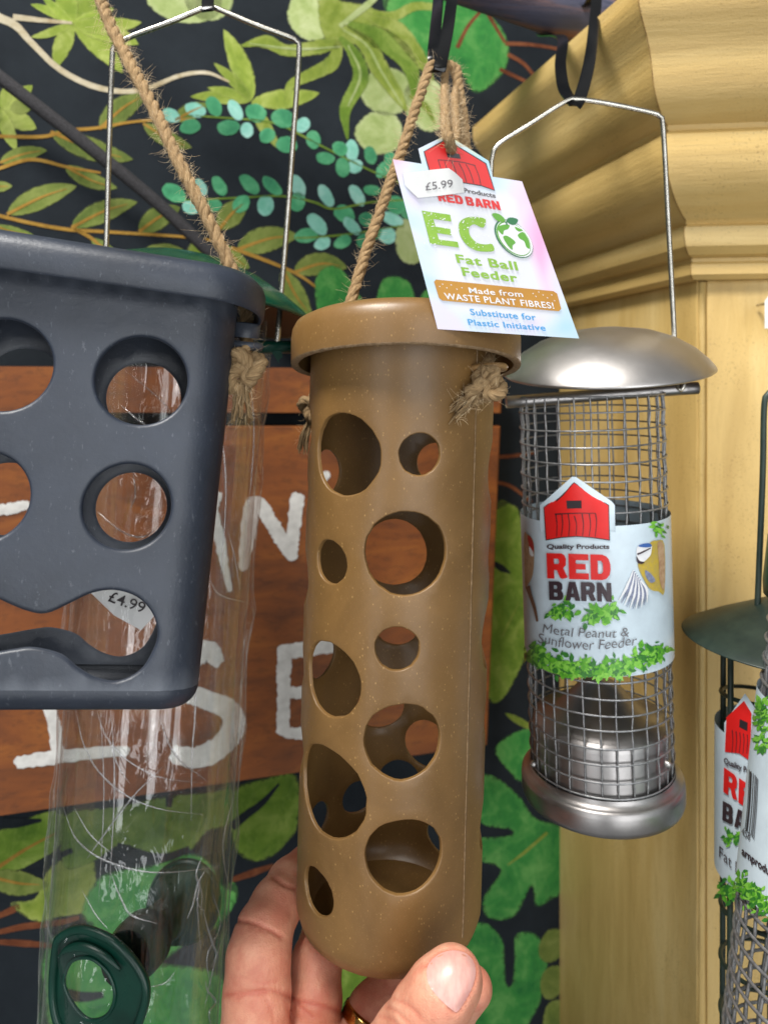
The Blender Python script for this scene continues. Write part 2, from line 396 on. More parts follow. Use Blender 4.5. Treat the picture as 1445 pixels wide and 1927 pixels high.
def clear(name, rough, tint, lo, hi, bmp=0.0, scale=60, dist=.002, vs=(1, 1, 1), milk=0.0):
    m, t, b = new_mat(name); t.nodes.remove(b); out = t.nodes['Material Output']
    tr = N(t, 'ShaderNodeBsdfTransparent'); tr.inputs[0].default_value = (*tint, 1)
    gl = N(t, 'ShaderNodeBsdfGlossy'); gl.inputs['Roughness'].default_value = rough
    lw = N(t, 'ShaderNodeLayerWeight'); lw.inputs['Blend'].default_value = .35
    if bmp:
        bn = N(t, 'ShaderNodeBump'); bn.inputs['Strength'].default_value = bmp; bn.inputs['Distance'].default_value = dist
        nv = noise(t, coords(t, 'Object', vs), scale, 3, .55, 1.6); t.links.new(mth(t, 'ABSOLUTE', mth(t, 'SUBTRACT', nv, .5)), bn.inputs['Height'])
        t.links.new(bn.outputs[0], gl.inputs['Normal']); t.links.new(bn.outputs[0], lw.inputs['Normal'])
    f = mth(t, 'MULTIPLY_ADD', mth(t, 'POWER', lw.outputs['Facing'], 2.2), hi - lo, lo)
    mx = N(t, 'ShaderNodeMixShader'); t.links.new(f, mx.inputs[0]); t.links.new(tr.outputs[0], mx.inputs[1]); t.links.new(gl.outputs[0], mx.inputs[2])
    ew = N(t, 'ShaderNodeBsdfDiffuse'); ew.inputs[0].default_value = (.86, .88, .88, 1); lw2 = N(t, 'ShaderNodeLayerWeight'); lw2.inputs['Blend'].default_value = .35  # white diffuse rim at grazing angles, painted in place of edge reflections
    m3 = N(t, 'ShaderNodeMixShader'); t.links.new(mth(t, 'MULTIPLY', mth(t, 'POWER', lw2.outputs['Facing'], 6.0), .5), m3.inputs[0]); t.links.new(mx.outputs[0], m3.inputs[1]); t.links.new(ew.outputs[0], m3.inputs[2]); mx = m3
    last = mx
    if milk:
        df = N(t, 'ShaderNodeBsdfDiffuse'); df.inputs[0].default_value = (.9, .9, .9, 1)
        m2 = N(t, 'ShaderNodeMixShader'); m2.inputs[0].default_value = milk; t.links.new(mx.outputs[0], m2.inputs[1]); t.links.new(df.outputs[0], m2.inputs[2]); last = m2
    t.links.new(last.outputs[0], out.inputs[0]); return m
MAT['tube'] = clear('clear_plastic_tube', .03, (.975, .985, .98), .085, .65)
MAT['wrap'] = clear('crinkled_clear_wrap', .05, (.985, .985, .985), .05, .55, .8, 42, .004, (1, 1, .30), .003)
MAT['crease'] = clear('clear_wrap_crease', .15, (.96, .96, .97), .22, .7, .6, 300, .001, (1, 1, 1), .10)
MAT['card'] = simple('white_card', (240, 240, 242), .42, c2=(234, 235, 238), scale=40)
def pastel():
    m, t, b = new_mat('pastel_washed_card'); v = coords(t, 'Object'); f = noise(t, v, 17, 3, .5, .5); g = noise(t, coords(t, 'Object', (1, 1, 1.1)), 24, 3, .5, 1.0)
    c = ramp(t, f, [(.32, lin((172, 214, 230))), (.44, lin((214, 226, 240))), (.52, lin((232, 212, 236))), (.60, lin((240, 170, 212)))])
    c = mix(t, ramp(t, g, [(.56, (0, 0, 0)), (.68, (.8, .8, .8))]), c, lin((240, 234, 150)))
    uv = N(t, 'ShaderNodeUVMap'); s = N(t, 'ShaderNodeSeparateXYZ'); t.links.new(uv.outputs[0], s.inputs[0])
    c = mix(t, ramp(t, mth(t, 'ADD', s.outputs[0], mth(t, 'MULTIPLY_ADD', g, .5, -.25)), [(.30, (0, 0, 0)), (.62, (1, 1, 1))]), lin((228, 229, 236)), c)
    t.links.new(c, b.inputs['Base Color']); b.inputs['Roughness'].default_value = .4; return m
MAT['pastel'] = pastel()
def ink(name, c, rough=.4, c2=None, scale=90): return simple('ink_' + name, c, rough, c2=c2 or tuple(int(v * .95) for v in c), scale=scale)
INK = dict(red=ink('red', (226, 34, 32)), black=ink('black', (44, 34, 38)), plum=ink('plum', (62, 46, 52)), white=ink('white', (244, 244, 246)),
           lime=ink('lime', (128, 178, 28), c2=(146, 190, 60), scale=300), fern=ink('fern', (96, 168, 44)), deep=ink('deep_green', (30, 116, 66)), ochre=ink('ochre', (198, 140, 28), c2=(186, 126, 22)),
           blue=ink('blue', (58, 160, 222)), grey=ink('grey', (104, 100, 104)), pale=ink('pale_blue', (212, 228, 238)), leaf1=ink('leaf_a', (112, 186, 52), c2=(70, 150, 40), scale=500),
           leaf2=ink('leaf_b', (150, 214, 84), c2=(110, 186, 60), scale=500), leaf3=ink('leaf_c', (66, 136, 52), c2=(44, 110, 44), scale=500),
           tit_blue=ink('bird_blue', (70, 108, 178)), tit_yellow=ink('bird_yellow', (204, 176, 60), c2=(186, 164, 96), scale=500), tit_grey=ink('bird_grey', (150, 158, 186), c2=(110, 116, 140), scale=600),
           bark=ink('bark', (134, 96, 72), c2=(96, 66, 50), scale=400), buff=ink('buff', (202, 170, 136), c2=(170, 130, 96), scale=400), crimson=ink('crimson', (178, 36, 34)))
MAT['sticker'] = simple('paper_price_sticker', (232, 232, 230), .6, c2=(216, 216, 216), scale=50)
def skin_mat():
    m, t, b = new_mat('skin'); v = coords(t, 'Object')
    col = ramp(t, noise(t, v, 34, 5, .6, .3), [(.28, lin((190, 112, 90))), (.50, lin((216, 150, 122))), (.74, lin((232, 180, 150)))])
    fine = noise(t, v, 170, 5, .65); col = mix(t, mth(t, 'MULTIPLY', ramp(t, fine, [(.45, (0, 0, 0)), (.7, (1, 1, 1))]), .45), col, lin((196, 108, 90)))
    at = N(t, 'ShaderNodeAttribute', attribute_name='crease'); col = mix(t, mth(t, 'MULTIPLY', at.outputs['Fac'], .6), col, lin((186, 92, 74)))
    t.links.new(col, b.inputs['Base Color']); b.inputs['Roughness'].default_value = .46
    b.inputs['Subsurface Weight'].default_value = .12; b.inputs['Subsurface Radius'].default_value = (.006, .0025, .0015); b.inputs['Subsurface Scale'].default_value = .6
    vo = N(t, 'ShaderNodeTexVoronoi', feature='DISTANCE_TO_EDGE'); vo.inputs['Scale'].default_value = 900; t.links.new(v, vo.inputs['Vector'])
    h = mth(t, 'ADD', mth(t, 'MULTIPLY', vo.outputs['Distance'], .6), noise(t, coords(t, 'Object', (1.6, 1, .5)), 420, 5, .7)); bump(t, b, h, .42, .0008); return m
MAT['skin'] = skin_mat()
MAT['nail'] = simple('finger_nail', (222, 158, 148), .34, c2=(232, 178, 166), scale=200, vs=(3, 1, 1), Subsurface_Weight=.1)
MAT['nail_tip'] = simple('nail_edge', (228, 202, 184), .3)
MAT['gold'] = simple('gold_ring_metal', (206, 160, 92), .16, 1.0, c2=(180, 130, 66))
# ------------------------------------------------------------------ wall with its printed mural
KW = 1.06
WU = Vector((.9615, .2747, 0)); WN = Vector((.2747, -.9615, 0)); WO = Vector((.161 * KW, .677 * KW, CZ))
WALL = Plane(WO, WN)
def wpt(u, z, off=0.0): return WO + WU * u + WN * off + Vector((0, 0, z))
v = [wpt(-1.3, -1.2), wpt(.8, -1.2), wpt(.8, .8), wpt(-1.3, .8)]; v += [p - WN * .02 for p in v]
wall = mk('wall', (v, [(0, 1, 2, 3), (7, 6, 5, 4), (1, 0, 4, 5), (2, 1, 5, 6), (3, 2, 6, 7), (0, 3, 7, 4)]), MAT['wall'], None, False)
wall['kind'] = 'structure'
LV = [0]
def lay():
    LV[0] += 1; return .00025 + (LV[0] % 9) * .00003
def pleaf(b, t, w, mat, bend=0.0, vein=None, tipp=1.0, off=None):
    b = np.array(b, float); t = np.array(t, float); d = t - b; n = np.array([-d[1], d[0]]); m = (b + t) / 2 + n * bend
    s = np.linspace(0, 1, 15)[:, None]; c = b * (1 - s) ** 2 + 2 * m * s * (1 - s) + t * s * s
    T = np.gradient(c, axis=0); T /= np.linalg.norm(T, axis=1)[:, None]; Nn = np.stack([-T[:, 1], T[:, 0]], 1)
    wp = w * .5 * np.sin(np.pi * np.clip(s[:, 0], 0, 1) ** .85) ** (.75 * tipp)
    V, U, Fc = [], [], []; o = lay() if off is None else off; e = random.random()
    for i in range(15):
        for k in (-1, -.5, 0, .5, 1):
            q = c[i] + Nn[i] * wp[i] * k; V.append(WALL.hit(q[0], q[1], o)); U.append((abs(k) if 0 < i < 14 else 1, e))
    for i in range(14):
        for k in range(4): Fc.append((i * 5 + k, i * 5 + k + 1, i * 5 + k + 6, i * 5 + k + 5))
    mk('printed_leaf', (V, Fc, U), LEAF[mat], wall)
    if vein:
        mk('printed_vein', ribbon(WALL, [tuple(c[0]), tuple(c[7]), tuple(c[12])], [w * .12 + 1.5, w * .08 + 1, 1.2], .00062), LEAF[vein], wall)
def pblob(pts, mat, off=None, step=26, n=6):
    mk('printed_leaf', patch(WALL, catmull(pts, n, True), lay() if off is None else off, (), step), LEAF[mat], wall)
def pstem(pts, w, mat, off=.00056): mk('printed_stem', ribbon(WALL, pts, w, off, 8), LEAF[mat], wall)
def disc(x, y, a, b, ang, mat, off=None):
    q = np.linspace(0, 2 * np.pi, 22, endpoint=False); ca, sa = math.cos(math.radians(ang)), math.sin(math.radians(ang))
    p = [(x + a * math.cos(k) * (1 + .06 * math.sin(3 * k + x)) * ca - b * math.sin(k) * sa, y + a * math.cos(k) * sa + b * math.sin(k) * ca) for k in q]
    mk('printed_leaf', patch(WALL, p, lay() if off is None else off, (), max(8, b * .5)), LEAF[mat], wall)
# round sage and bright green leaves at the top, then the fans that overlap them
for a in ((350, 2, 72, 42, 5, 'sage'), (395, -8, 46, 48, 0, 'sage'), (590, 22, 48, 56, 0, 'sage'), (728, 172, 50, 46, 10, 'sage'), (802, 196, 42, 54, -20, 'sage'), (715, 250, 46, 42, 0, 'sage'), (775, 452, 34, 46, 0, 'sage')): disc(*a, off=.00012)
pblob([(720, 0), (760, -15), (860, -30), (905, 10), (945, 55), (958, 98), (946, 138), (908, 172), (884, 168), (862, 128), (838, 118), (800, 134), (768, 104), (742, 52)], 'green', .00016)
pblob([(890, -30), (960, 0), (1012, 38), (975, 34), (925, 10)], 'green', .00016)
pblob([(1062, 60), (1105, 65), (1120, 95), (1085, 125), (1062, 100)], 'moss', .00016)
pblob([(690, 10), (640, 0), (600, -20), (605, 60), (640, 90), (700, 70), (735, 40)], 'lime', .0002)
for c, w, m in (([(655, 75), (600, 88), (540, 95), (500, 78), (455, 86)], [16, 30, 22, 26, 5], 'lime'), ([(640, 75), (625, 118), (585, 140), (548, 160), (540, 190)], [14, 30, 24, 18, 9], 'lime'),
             ([(640, 70), (668, 105), (678, 150), (650, 205), (654, 262)], [10, 26, 32, 24, 4], 'moss'), ([(645, 50), (690, 85), (715, 130), (745, 175), (765, 208)], [12, 34, 36, 26, 6], 'lime'),
             ([(655, 45), (715, 72), (755, 100), (775, 135), (778, 180)], [14, 44, 40, 30, 8], 'moss'), ([(690, 30), (745, 55), (775, 90), (800, 125), (815, 150)], [10, 34, 32, 22, 4], 'lime'),
             ([(690, 20), (740, 30), (780, 12), (830, 14)], [6, 20, 18, 12], 'lime'), ([(640, 50), (690, 10), (720, -15)], [10, 14, 6], 'sage'), ([(770, 180), (800, 200), (818, 232)], [6, 14, 3], 'lime')):
    pstem(c, w, m, .00034 + .00004 * (w[1] % 5))
for c in ([(645, 55), (690, 85), (718, 135), (758, 200)], [(655, 85), (678, 140), (655, 200)], [(640, 88), (560, 92), (470, 82)]): pstem(c, [2, 5, 2], 'sage', .0006)
for i, q in enumerate(((105, 130, 36), (232, 138, 40), (58, 8, 20), (58, 70, 18), (182, -40, 46), (118, -40, 44), (215, 15, 28), (262, 84, 42), (268, 42, 34), (80, -10, 20))):
    pleaf((138, 44), q[:2], q[2], 'lime', .08 * (-1) ** i, off=.0003 + i * .00003)
for q in ((70, 242, 38), (32, 284, 28), (62, 160, 34), (-25, 245, 30), (20, 150, 24)): pleaf((2, 205), q[:2], q[2], 'lime', .05)
pleaf((20, 205), (66, 196), 30, 'olive')
for q in ((421, 55, 40), (402, 118, 22), (358, 182, 26), (602, 175, 38), (528, 282, 26), (390, 165, 20)): pleaf((474, 190), q[:2], q[2], 'lime', .06)
pstem([(-8, 30), (30, 48), (58, 78), (110, 128), (170, 160), (230, 172), (280, 165), (340, 142), (390, 137), (432, 154)], [18, 15, 12, 11, 11, 10, 9, 8, 7, 3], 'cream')
pstem([(25, 32), (80, 38), (136, 43)], [12, 9, 5], 'cream', .0006)
# golden stemmed sprigs
for c in ([(-8, 256), (80, 257), (130, 245), (180, 241), (260, 228), (360, 224)], [(-5, 318), (60, 300), (130, 315), (190, 325)], [(-8, 404), (60, 420), (130, 432), (200, 436), (350, 446), (425, 456)],
          [(140, 430), (175, 450), (205, 480)], [(435, 466), (500, 490), (560, 516), (605, 548)]): pstem(c, [7, 7, 6, 4], 'gold')
for b, t, w, bd in (((96, 248), (252, 300), 44, .08), ((188, 242), (278, 176), 46, -.1), ((270, 232), (362, 278), 32, .1), ((330, 226), (392, 196), 34, -.05), ((0, 306), (90, 283), 30, -.1), ((122, 312), (222, 354), 32, .1),
                    ((14, 403), (146, 350), 44, -.08), ((135, 428), (260, 380), 42, -.1), ((262, 436), (340, 390), 44, -.1), ((-12, 424), (64, 442), 22, .1), ((-24, 352), (24, 350), 22, 0), ((172, 448), (225, 480), 22, .1),
                    ((446, 470), (562, 444), 50, -.12), ((553, 513), (654, 505), 44, -.25), ((532, 506), (588, 596), 40, .1), ((262, 482), (352, 476), 30, -.15), ((412, 432), (468, 376), 46, -.1), ((420, 462), (470, 505), 30, .1)):
    pleaf(b, t, w, 'olive', bd, 'gold')
pblob([(352, 470), (372, 450), (396, 472), (385, 490), (360, 492)], 'lime')
# eucalyptus sprigs
for c in ([(318, 214), (400, 220), (480, 226), (530, 236), (600, 272), (700, 322), (770, 350)], [(330, 378), (450, 372), (530, 369), (590, 380), (628, 393), (700, 380), (770, 376)], [(556, 448), (600, 446), (660, 440), (760, 424)]): pstem(c, [3, 4, 3], 'moss')
EU = """322 217 38 26 25 m|368 207 42 28 20 m|358 238 40 29 -12 t|403 200 42 28 60 t|430 240 44 30 -5 t|443 207 44 24 60 m|465 245 30 25 80 m|482 213 42 35 30 t|503 255 32 28 -30 t|533 223 46 36 20 t|540 272 42 32 10 t|570 235 32 26 -50 m|590 263 36 28 80 t|612 298 36 24 8 t|640 280 32 26 40 t|662 283 42 26 85 m|645 315 38 28 80 t|668 313 30 27 -20 m|697 292 36 24 75 t|722 318 40 24 -50 t|736 300 30 24 60 t
328 363 50 32 32 t|360 390 36 26 10 m|403 386 30 26 0 t|413 350 42 24 60 t|454 384 38 30 -45 t|470 347 48 26 45 t|512 350 48 24 45 t|500 387 40 32 95 m|378 352 36 22 60 m|560 350 46 28 62 m|560 380 38 30 -75 t|613 368 48 24 60 m|672 368 46 24 58 m|700 358 34 20 5 t|745 386 40 34 35 t|768 400 30 26 0 t
597 422 50 28 48 m|577 443 46 28 -8 t|607 458 34 24 -25 m|645 455 36 24 -30 t|648 402 42 32 30 t|662 425 44 22 45 m|690 413 30 28 20 t|684 453 30 26 -50 t|738 412 44 24 25 m|728 443 36 32 20 m|705 440 30 22 -40 t"""
for q in EU.replace('\n', '|').split('|'):
    x, y, l, w, a, c = q.split(); disc(float(x), float(y), float(l) / 2, float(w) / 2, float(a), 'mint' if c == 'm' else 'teal', .0005 + .00003 * (int(x) % 6))
pblob([(592, 545), (600, 512), (628, 498), (655, 520), (680, 560), (700, 600), (660, 640), (615, 640), (598, 590)], 'green', .00066)
pblob([(712, 545), (725, 522), (755, 522), (775, 540), (782, 590), (740, 620), (708, 590)], 'green', .0003)
pblob([(790, 560), (830, 540), (850, 600), (800, 640)], 'green', .0003)
for c in ([(950, 82), (1000, 84), (1062, 94)], [(955, 102), (985, 120), (1012, 152)], [(940, 130), (965, 142), (1000, 158)], [(905, 0), (920, 30), (950, 80)], [(860, 90), (880, 50), (905, 20)], [(920, 905), (960, 915), (1000, 945)], [(925, 860), (965, 858), (1010, 850)]): pstem(c, [8, 7, 6], 'rust', .0003)
# big lobed leaves low down
def zz(ox, oy, k, s): return [(ox + float(a) * k, oy + float(b) * k) for a, b in (q.split(',') for q in s.split())]
pblob(zz(880, 900, .5333, '110,80 150,90 185,130 200,330 215,560 190,660 130,770 80,790 60,700 70,400 90,150'), 'moss')
pstem(zz(880, 900, .5333, '180,440 150,500 120,560'), [2, 5, 2], 'lime', .0006); pstem(zz(880, 900, .5333, '92,300 120,318 150,335'), [10, 14, 3], 'dark', .0006)
pblob(zz(880, 900, .5333, '95,960 150,905 230,880 330,900 330,1000 200,1070 150,1040'), 'green')
pblob(zz(880, 900, .5333, '30,1060 90,1050 180,1120 240,1200 360,1250 340,1440 290,1490 240,1510 225,1440 170,1540 110,1560 60,1540 55,1480 110,1400 105,1370 20,1340 25,1275 140,1262 150,1240 40,1210'), 'green')
pstem(zz(880, 900, .5333, '280,1250 200,1320 140,1365'), [6, 6, 2], 'lime', .0006); pleaf(zz(880, 900, .5333, '230,885')[0], zz(880, 900, .5333, '130,828')[0], 14, 'lime')
pblob(zz(880, 900, .5333, '-40,1640 20,1575 70,1572 122,1630 130,1700 135,1780 155,1784 165,1690 168,1612 235,1606 280,1680 270,1800 230,1900 150,1990 -60,1990'), 'green')
for q in ((296, 1650), (300, 1780), (310, 1900)): disc(880 + q[0] * .533, 900 + q[1] * .533, 24, 34, 20, 'olive')
K = 1 / 2.408
pblob(zz(0, 1440, K, '-40,330 60,270 200,215 290,215 275,360 190,425 100,470 -40,500'), 'moss'); pstem(zz(0, 1440, K, '-10,465 120,380 260,305'), [8, 6, 2], 'gold')
pstem(zz(0, 1440, K, '10,262 80,262 190,250'), [22, 20, 6], 'dark', .0007); pstem(zz(0, 1440, K, '120,470 220,430 330,385'), [8, 16, 10], 'dark', .0007)
pblob(zz(0, 1440, K, '50,625 160,602 215,480 300,420 420,400 420,640 260,690 205,716 120,690'), 'lime'); pleaf(zz(0, 1440, K, '-60,500')[0], zz(0, 1440, K, '225,540')[0], 50, 'olive', .1, 'gold')
pblob(zz(0, 1440, K, '290,230 500,190 760,140 960,120 1075,100 1065,260 940,300 860,390 700,430 560,360 420,440 290,460'), 'moss')
pstem(zz(0, 1440, K, '530,365 620,400 740,420 860,380'), [14, 20, 18, 12], 'dark', .0007); pstem(zz(0, 1440, K, '770,140 765,190'), [16, 12], 'dark', .0007)
pblob(zz(0, 1440, K, '1040,130 1200,60 1345,50 1350,270 1300,350 1240,410 1160,436 1090,410 1056,340'), 'moss', .0003); pstem(zz(0, 1440, K, '1050,280 1110,230 1190,170 1265,85'), [18, 16, 12, 4], 'dark', .0007)
pblob(zz(0, 1440, K, '370,650 440,520 520,480 700,450 860,400 950,440 1000,540 1060,530 1076,600 1000,720 860,800 700,900 560,830 420,740'), 'green')
pblob(zz(0, 1440, K, '190,900 240,780 330,760 460,800 620,880 760,900 1000,960 1040,1250 600,1330 260,1250 200,990'), 'green')
pstem(zz(0, 1440, K, '300,1040 380,1050 470,1040'), [24, 20, 12], 'dark', .0007)
for c in ('-20,690 60,655 90,640', '-20,760 120,730 260,715 360,690', '-20,800 120,808 250,820', '1050,520 1140,490 1240,455'): pstem(zz(0, 1440, K, c), [10, 14, 8], 'rust', .0004)

pblob([(620, 1800), (690, 1790), (720, 1850), (700, 1960), (640, 1990), (610, 1900)], 'moss')
# ------------------------------------------------------------------ mahogany sign board with painted letters
BD = Plane(WO + WN * .035, WN)
def slab(px, thick, mat, name, parent, surf=BD, bev=.0012):
    f = [surf.hit(*q) for q in px]; n = surf.N; c = sum(f, Vector()) / 4
    fi = [p + (c - p).normalized() * bev * 1.4 for p in f]; fo = [p - n * bev for p in f]; bk = [p - n * thick for p in f]
    V = fi + fo + bk; Fc = [(3, 2, 1, 0), (8, 9, 10, 11)]
    for i in range(4):
        j = (i + 1) % 4; Fc += [(i, j, 4 + j, 4 + i), (4 + i, 4 + j, 8 + j, 8 + i)]
    return mk(name, (V, Fc), mat, parent, False)
board = thing('sign_board', 'reddish brown wooden sign board with white hand-painted letters, fixed to the leafy wallpaper', 'sign', BD.hit(430, 1480))
slab([(-260, 688), (946, 694), (943, 777), (-260, 776)], .020, MAT['board'], 'plank', board)
slab([(-260, 802), (942, 802), (917, 1403), (-260, 1575)], .020, MAT['board'], 'plank', board)
slab([(-230, 770), (930, 772), (930, 812), (-230, 812)], .012, LEAF['dark'], 'dark_gap_strip', board, Plane(WO + WN * .022, WN))  # dark strip added to blacken the gap between the planks
def stroke(pts, w):
    q = catmull(pts, 10); w = np.interp(np.linspace(0, 1, len(q)), np.linspace(0, 1, len(w)), w) * 1.02
    T = np.gradient(q, axis=0); T /= np.linalg.norm(T, axis=1)[:, None] + 1e-9; n = np.stack([-T[:, 1], T[:, 0]], 1); e = lambda: rng.normal(0, 1.1, len(q))[:, None]
    L = q + n * (w[:, None] * .5 + e()); Rr = q - n * (w[:, None] * .5 + e()); k = len(q)
    # bristly rounded ends
    cap = lambda c, t, m, ww: [c + t * ww * .34 * math.sin(a) * random.uniform(.6, 1.25) + m * ww * .5 * math.cos(a) for a in np.linspace(.35, math.pi - .35, 7)]
    poly = list(L) + cap(q[-1], T[-1], n[-1], w[-1]) + list(Rr[::-1]) + cap(q[0], -T[0], -n[0], w[0])
    V = [BD.hit(*p, .0005) for p in L] + [BD.hit(*p, .0007) for p in q] + [BD.hit(*p, .0005) for p in Rr]; Fc = []
    for i in range(k - 1): Fc += [(i, i + 1, k + i + 1, k + i), (k + i, k + i + 1, 2 * k + i + 1, 2 * k + i)]
    for c, t, m, ww, i in ((q[-1], T[-1], n[-1], w[-1], k - 1), (q[0], -T[0], -n[0], w[0], 0)):
        s = len(V); V += [BD.hit(*p, .0005) for p in cap(c, t, m, ww)]; Fc.append([i if i else 2 * k] + list(range(s, s + 7)) + [2 * k + i if i else 0, k + i])
    mk('painted_stroke', (V, Fc), MAT['paint_white'], board)
for pts, w in (([(458, 1068), (466, 1010), (476, 952), (492, 955), (512, 985), (530, 1015), (548, 1040)], [18, 28, 30, 28, 26, 26, 26]), ([(548, 1045), (552, 1000), (560, 935)], [26, 24, 26]),
               ([(400, 965), (414, 1020), (432, 1112)], [22, 20, 8]), ([(386, 980), (400, 960), (412, 930)], [14, 20, 14]), ([(-20, 962), (20, 957), (52, 950)], [18, 22, 16]),
               ([(92, 1325), (104, 1370), (108, 1418)], [22, 24, 22]), ([(36, 1435), (100, 1425), (170, 1418), (238, 1412)], [24, 26, 22, 18]),
               ([(410, 1245), (395, 1228), (366, 1232), (345, 1262), (352, 1300), (392, 1318), (430, 1335), (440, 1365), (420, 1400), (375, 1425), (330, 1420)], [26, 42, 44, 40, 38, 36, 40, 42, 42, 40, 34]),
               ([(533, 1378), (534, 1320), (534, 1268), (536, 1225)], [24, 24, 26, 26]), ([(530, 1226), (570, 1222), (625, 1216)], [24, 28, 26]), ([(536, 1305), (570, 1302), (615, 1298)], [16, 24, 18]), ([(530, 1378), (570, 1380), (620, 1372)], [14, 24, 20]),
               ([(596, 905), (606, 900), (616, 892)], [18, 22, 14]), ([(640, 930), (660, 1000)], [18, 20])): stroke(pts, w)

# ------------------------------------------------------------------ ochre painted post with moulded cornice
FC = Vector((.21 * KW, .50 * KW, CZ)); SD = Vector((-.275, .9615, 0)); SN = Vector((-.9615, -.275, 0))   # front corner, side direction, side normal
FD = Vector((.994, -.11, 0)); FN = Vector((-.11, -.994, 0))
depth = (WO - FC).dot(SD) + .004
post = thing('cornice_post', 'ochre yellow painted wooden post with a stepped moulded cornice, standing out from the wall', 'post', FC + Vector((0, 0, -1.2)))
prof = [(-.004, .080), (.006, .080), (.010, .083), (.010, .090), (.0085, .092), (.0085, .0945), (.014, .096), (.019, .101), (.021, .108), (.0205, .114), (.017, .1165), (.019, .119), (.030, .125), (.039, .133), (.045, .142), (.048, .152), (.049, .161), (.0485, .168), (.0450, .1715), (.0465, .1745),
        (.055, .179), (.061, .185), (.0655, .193), (.068, .203), (.0705, .212), (.0755, .221), (.0815, .229), (.0845, .235), (.085, .239), (.085, .2476), (-.004, .2476)]
prof = [(p * KW, z) for p, z in prof]
nb = (SN + FN).normalized(); kb = 1 / nb.dot(SN)
def mould(name, fn, n):
    V, Fc = [], []
    for i in range(n):
        for p, z in prof: V.append(fn(i / (n - 1), p) + Vector((0, 0, z)))
    m = len(prof)
    for i in range(n - 1):
        for j in range(m - 1): Fc.append((i * m + j, i * m + j + 1, (i + 1) * m + j + 1, (i + 1) * m + j))
    return mk(name, (V, Fc), MAT['ochre'], post, True, sharp=24)
side = mould('side_moulding', lambda t, p: (FC + nb * kb * p) * t + (FC + SD * depth + SN * p) * (1 - t), 14)
front = mould('front_moulding', lambda t, p: (FC + nb * kb * p - FD * .0004) * (1 - t) + (FC + FD * .45 + FN * p) * t, 14)
mk('mitre_gap', sweep(catmull([FC + nb * kb * (p + .0001) + Vector((0, 0, z)) for p, z in prof[1:-1]], 2), .00032, 5), MAT['bark_gap'], post)
def box(name, a, b, c, d, z0, z1, mat, parent, bev=.0015):
    """upright board with footprint a-b-c-d"""
    bm = bmesh.new(); lo = [bm.verts.new(p + Vector((0, 0, z0))) for p in (a, b, c, d)]; hi = [bm.verts.new(p + Vector((0, 0, z1))) for p in (a, b, c, d)]
    bm.faces.new(lo[::-1]); bm.faces.new(hi)
    for i in range(4): bm.faces.new((lo[i], lo[(i + 1) % 4], hi[(i + 1) % 4], hi[i]))
    bmesh.ops.bevel(bm, geom=list(bm.edges), offset=bev, segments=2, affect='EDGES', profile=.6)
    bmesh.ops.recalc_face_normals(bm, faces=bm.faces); bm.verts.index_update()
    g = ([v.co.copy() for v in bm.verts], [[v.index for v in f.verts] for f in bm.faces]); bm.free()
    return mk(name, g, mat, parent, True, sharp=30)
box('side_panel', FC + SD * .0, FC + SD * depth, FC + SD * depth - SN * .02, FC - SN * .02 + SD * .001, -1.0, .0802, MAT['ochre_post'], post)
box('front_panel', FC + FD * .0065 + FN * .001, FC + FD * .45 + FN * .001, FC + FD * .45 - FN * .02, FC + FD * .0065 - FN * .02, -1.0, .0802, MAT['ochre_post'], post)
bead = sweep([FC + FD * .0035 - FN * .001 + Vector((0, 0, z)) for z in np.linspace(-1.0, .079, 40)], .0028, 8)
bead = (bead[0] + rng.normal(0, .00022, (len(bead[0]), 3)), bead[1]); mk('corner_bead', bead, MAT['ochre_post'], post)

# ------------------------------------------------------------------ pole, ties, cord
a, b = P(380, -215, .50), P(1240, 85, .575)
pth = resample(np.array([tuple(a + (b - a) * -.25), tuple(b + (b - a) * .02)]), .01); g = sweep(pth, .0185, 28)
pole = tag(mk('hanging_pole', g, MAT['pole'], None), 'round weathered blue-brown wooden pole the feeders hang from, above the cornice', 'pole')
POLE_A, POLE_B = a, b
def pole_at(px):
    t = (px - 380) / (1240 - 380); return POLE_A + (POLE_B - POLE_A) * t
def tie(rear, fore, w, label):
    """narrow strap loop round the pole: rear strand rises behind it, fore strand comes down in front"""
    r, f = [P(*q) for q in rear], [P(*q) for q in fore]
    c = pole_at((rear[-1][0] + fore[0][0]) / 2); up = Vector((0, 0, 1)); bk = Vector((0, 1, 0))
    over = [c + bk * .021, c + bk * .016 + up * .016, c + up * .0215, c - bk * .016 + up * .016, c - bk * .021]
    k = [Vector((o.x + (r[-1].x - c.x) * (1 - t) + (f[0].x - c.x) * t, o.y, o.z)) for o, t in zip(over, (0, .25, .5, .75, 1))]
    q = catmull(r + k + f, 8, True)
    return tag(mk('cable_tie', sweep(q, w, closed=True, up=(1, 0, .12), ry=.0006, sec=[(-1, -.7), (-.8, -1), (.8, -1), (1, -.7), (1, .7), (.8, 1), (-.8, 1), (-1, .7)]), MAT['black'], None, True, sharp=40), label, 'cable tie', 'black cable ties on the pole')
tie([(1076, 190, .418), (1060, 165, .440), (1054, 120, .470), (1056, 70, .515)], [(1122, -20, .515), (1116, 60, .480), (1108, 120, .445), (1094, 175, .418), (1084, 196, .410)], .0035, 'black cable tie holding the bare wire hanger of the steel mesh feeder')
tie([(820, 128, .400), (816, 100, .402), (819, 60, .430), (824, -10, .500)], [(856, -40, .470), (850, 0, .450), (843, 50, .420), (832, 105, .396), (826, 132, .391)], .0034, 'black cable tie gripping the jute rope of the brown feeder')
tie([(392, 14, .430), (390, -20, .445), (388, -80, .50)], [(396, -120, .47), (394, -60, .45), (392, -10, .428), (391, 18, .420)], .0035, 'black cable tie over the wire hanger of the clear tube feeder')
